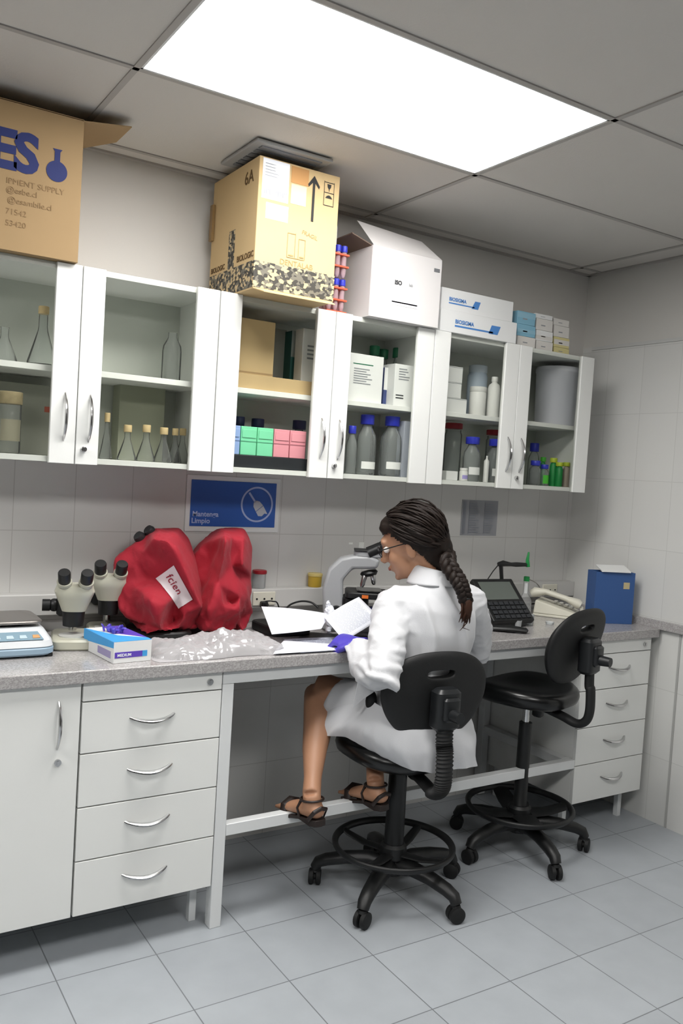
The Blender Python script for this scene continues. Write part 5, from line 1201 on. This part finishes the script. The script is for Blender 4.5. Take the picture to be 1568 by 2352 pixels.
# --- gloves with five fingers
def hand(W_, D, N_, L_thumb, curl, m, nm, lens=(.072, .080, .076, .060), spread=.018):
    """W wrist, D pointing along the hand, N palm normal (fingers curl towards it), thumb on side L_thumb"""
    D = D.normalized(); N_ = (N_-D*N_.dot(D)).normalized(); S = D.cross(N_)*L_thumb
    q = MB()
    q.tube([W_-D*.035, W_-D*.01, W_+D*.015, W_+D*.05, W_+D*.082], [(.033, .027), (.029, .022), (.033, .019), (.041, .017), (.039, .013)], 16, side=S)
    for k in range(4):
        base = W_+D*.074+S*(.029-.0195*k); d = (D+S*(.10-.07*k)*1).normalized(); P = [base-D*.02, base]; a = 0
        for i in range(3):
            a += curl[i]; dd = d*math.cos(a)+N_*math.sin(a); P.append(P[-1]+dd*lens[k]*(.42, .32, .26)[i])
        q.tube(P, [.0105, .0102, .0095, .0088, .0070], 10)
    th = [W_+D*.012+S*.022, W_+D*.035+S*.042+N_*.008, W_+D*.058+S*.052+N_*.022, W_+D*.078+S*.048+N_*.034]
    q.tube(th, [.014, .0125, .0105, .008], 10)
    me = skinned(q, .0028, 3)
    return finish(me, nm, m, t, sharp=3)
# left hand: knuckles up, holding the printed sheet
hand(WR_L+V((.002, .004, .008)), V((-.30, .72, .02)), V((.25, .2, -1)), 1, (.75, 1.1, .8), GLOVE, 'glove')
hand(WR_R+V((-.01, .008, 0)), V((-.72, .62, .06)), V((0, .3, -1)), -1, (.35, .5, .4), GLOVED, 'glove')
# --- hair
HS = V((1.0, 0, 0))
hm = MB()
hm.ell(h(-.026, 0, .030), (.112, .094, .112), HR, 28, 18)
hm.ell(h(-.085, 0, -.020), (.060, .068, .066), HR, 20, 12)
hm.ell(h(.03, 0, .085), (.055, .065, .042), HR, 20, 12)
hm.ell(h(-.085, -.0, -.095), (.050, .052, .050), HR, 16, 10); hm.ell(h(-.045, 0, -.065), (.05, .068, .055), HR, 16, 10)
def hairn(p, n): return n*(.010*noise.noise(p*16)+.005*noise.noise(p*45))
me = skinned(hm, .006, 4, disp=hairn)
# clear the face: push back everything in front of the hairline
Hi = HM.inverted()
bm2 = bmesh.new(); bm2.from_mesh(me); kill = []
for v in bm2.verts:
    q = Hi @ v.co
    lim = .050 if q.z > .050 else (.050-.9*(.050-q.z) if q.z > -.02 else -.013-.5*(-.02-q.z))
    if q.x > lim and q.z < .062: kill.append(v)
bmesh.ops.delete(bm2, geom=kill, context='VERTS'); bm2.to_mesh(me); bm2.free()
hair = finish(me, 'hair', HAIR, t, sharp=3)
root = h(-.110, .0, -.072)                               # where the braid begins
st = MB(); random.seed(11)
def scalp(d, lift=0):
    return V((-.026+d.x*(.113+lift), d.y*(.095+lift), .030+d.z*(.113+lift)))
rd = V((-.80, 0, -.60)).normalized()
for k in range(210):
    sgn = 1 if k % 2 else -1
    u = random.random(); a = random.uniform(.0, 1)
    # start on the hairline: from the forehead down to in front of the ear
    th = -.1+1.50*u
    d0 = V((.70*math.cos(th*.35)+.0, sgn*(.10+.95*math.sin(min(th, 1.57))), .95*math.cos(th*.95)+.10)).normalized()
    if a > .55: d0 = (d0+V((-.9*random.random(), sgn*.2*random.random(), .5*random.random()))).normalized()
    P = []; n = 16; ph = random.uniform(0, 6); amp = random.uniform(.003, .012); lf = random.uniform(.0, .012)
    for i in range(n+1):
        s_ = i/n; d = d0.slerp(rd, s_) if d0.angle(rd) < 3.0 else d0.lerp(rd, s_).normalized()
        d = (d+V((0, sgn*.22*math.sin(PI*s_), -.20*math.sin(PI*s_)))).normalized()
        p = scalp(d, lf*math.sin(PI*min(1, s_*1.2+.1))+amp*math.sin(ph+s_*9))
        P.append(HM @ p)
    if (Hi @ P[0]).x > .085: continue
    rr_ = random.uniform(.0022, .0042); st.tube(P, [rr_*(.5+.9*math.sin(PI*(i+1)/(n+3))) for i in range(n+1)], 6)
st.build('hair_strands', HAIR, hair, sharp=3)
# braid: three interlaced strands down the back, then a loose tail
bp_ = [root+ff*.02, root, at(1030, 1298, 'y', -.80), at(1052, 1332, 'y', -.850), at(1063, 1356, 'y', -.866), at(1070, 1382, 'y', -.868)]
BP = crv([V(p) for p in bp_], 14); nB = len(BP)
br = MB(); 
for s3 in range(3):
    P = []; R = []
    for i, p in enumerate(BP):
        k = i/(nB-1); tt = (BP[min(i+1, nB-1)]-BP[max(i-1, 0)]).normalized(); outv = V((-.25, -.95, .1)); sd = tt.cross(outv).normalized(); ou = sd.cross(tt).normalized()
        w_ = .0205*(1-.30*k)*(.75+.25*min(1, k*8)); a = k*PI*9+s3*2*PI/3
        P.append(p+sd*w_*math.sin(a)+ou*w_*.55*math.sin(2*a)); R.append(.0150*(1-.22*k))
    br.tube(P, R, 10)
    for q_ in range(5):
        o1 = random.uniform(0, 6.28); Pq = [P[i]+V((math.cos(o1+i*.1), .3*math.sin(o1), math.sin(o1+i*.1)))*R[i]*.85 for i in range(0, nB, 2)]
        br.tube(Pq, [.0045]*len(Pq), 5)
br.build('braid', HAIR, t, sharp=3)
tl = MB(); e = BP[-1]; random.seed(6)
tl.tube([e+V((0, 0, .02)), e, e+V((.004, -.004, -.03)), e+V((.006, -.003, -.06))], [.016, .022, .018, .006], 10)
for k in range(46):
    a = random.uniform(0, 6.28); r_ = random.uniform(.002, .019); L_ = random.uniform(.045, .088); s0 = e+V((r_*math.cos(a), .5*r_*math.sin(a)-.004, .012)); bend = random.uniform(-.012, .016)
    tl.tube([s0, s0+V((.35*r_*math.cos(a), -.003, -L_*.35)), s0+V((bend*.5, -.004, -L_*.7)), s0+V((bend-.004, -.003, -L_))], [.0035, .0038, .003, .001], 5)
for s_ in (1, -1): tl.tube([e+V((.0, -.003, -.05)), e+V((.004*s_, -.003, -.075)), e+V((-.010, -.003, -.088)), e+V((-.022*s_, -.003, -.098))], [.0025, .002, .0015, .0008], 5)
tl.build('braid_tail', HAIRB, t, sharp=3, label='lighter brown loose end of the braid')
MB().tube([e+V((.018*math.cos(a), -.002+.014*math.sin(a), .012)) for a in [2*PI*k/16 for k in range(16)]], .004, 6, close=True).build('hair_tie', BLACK, t)
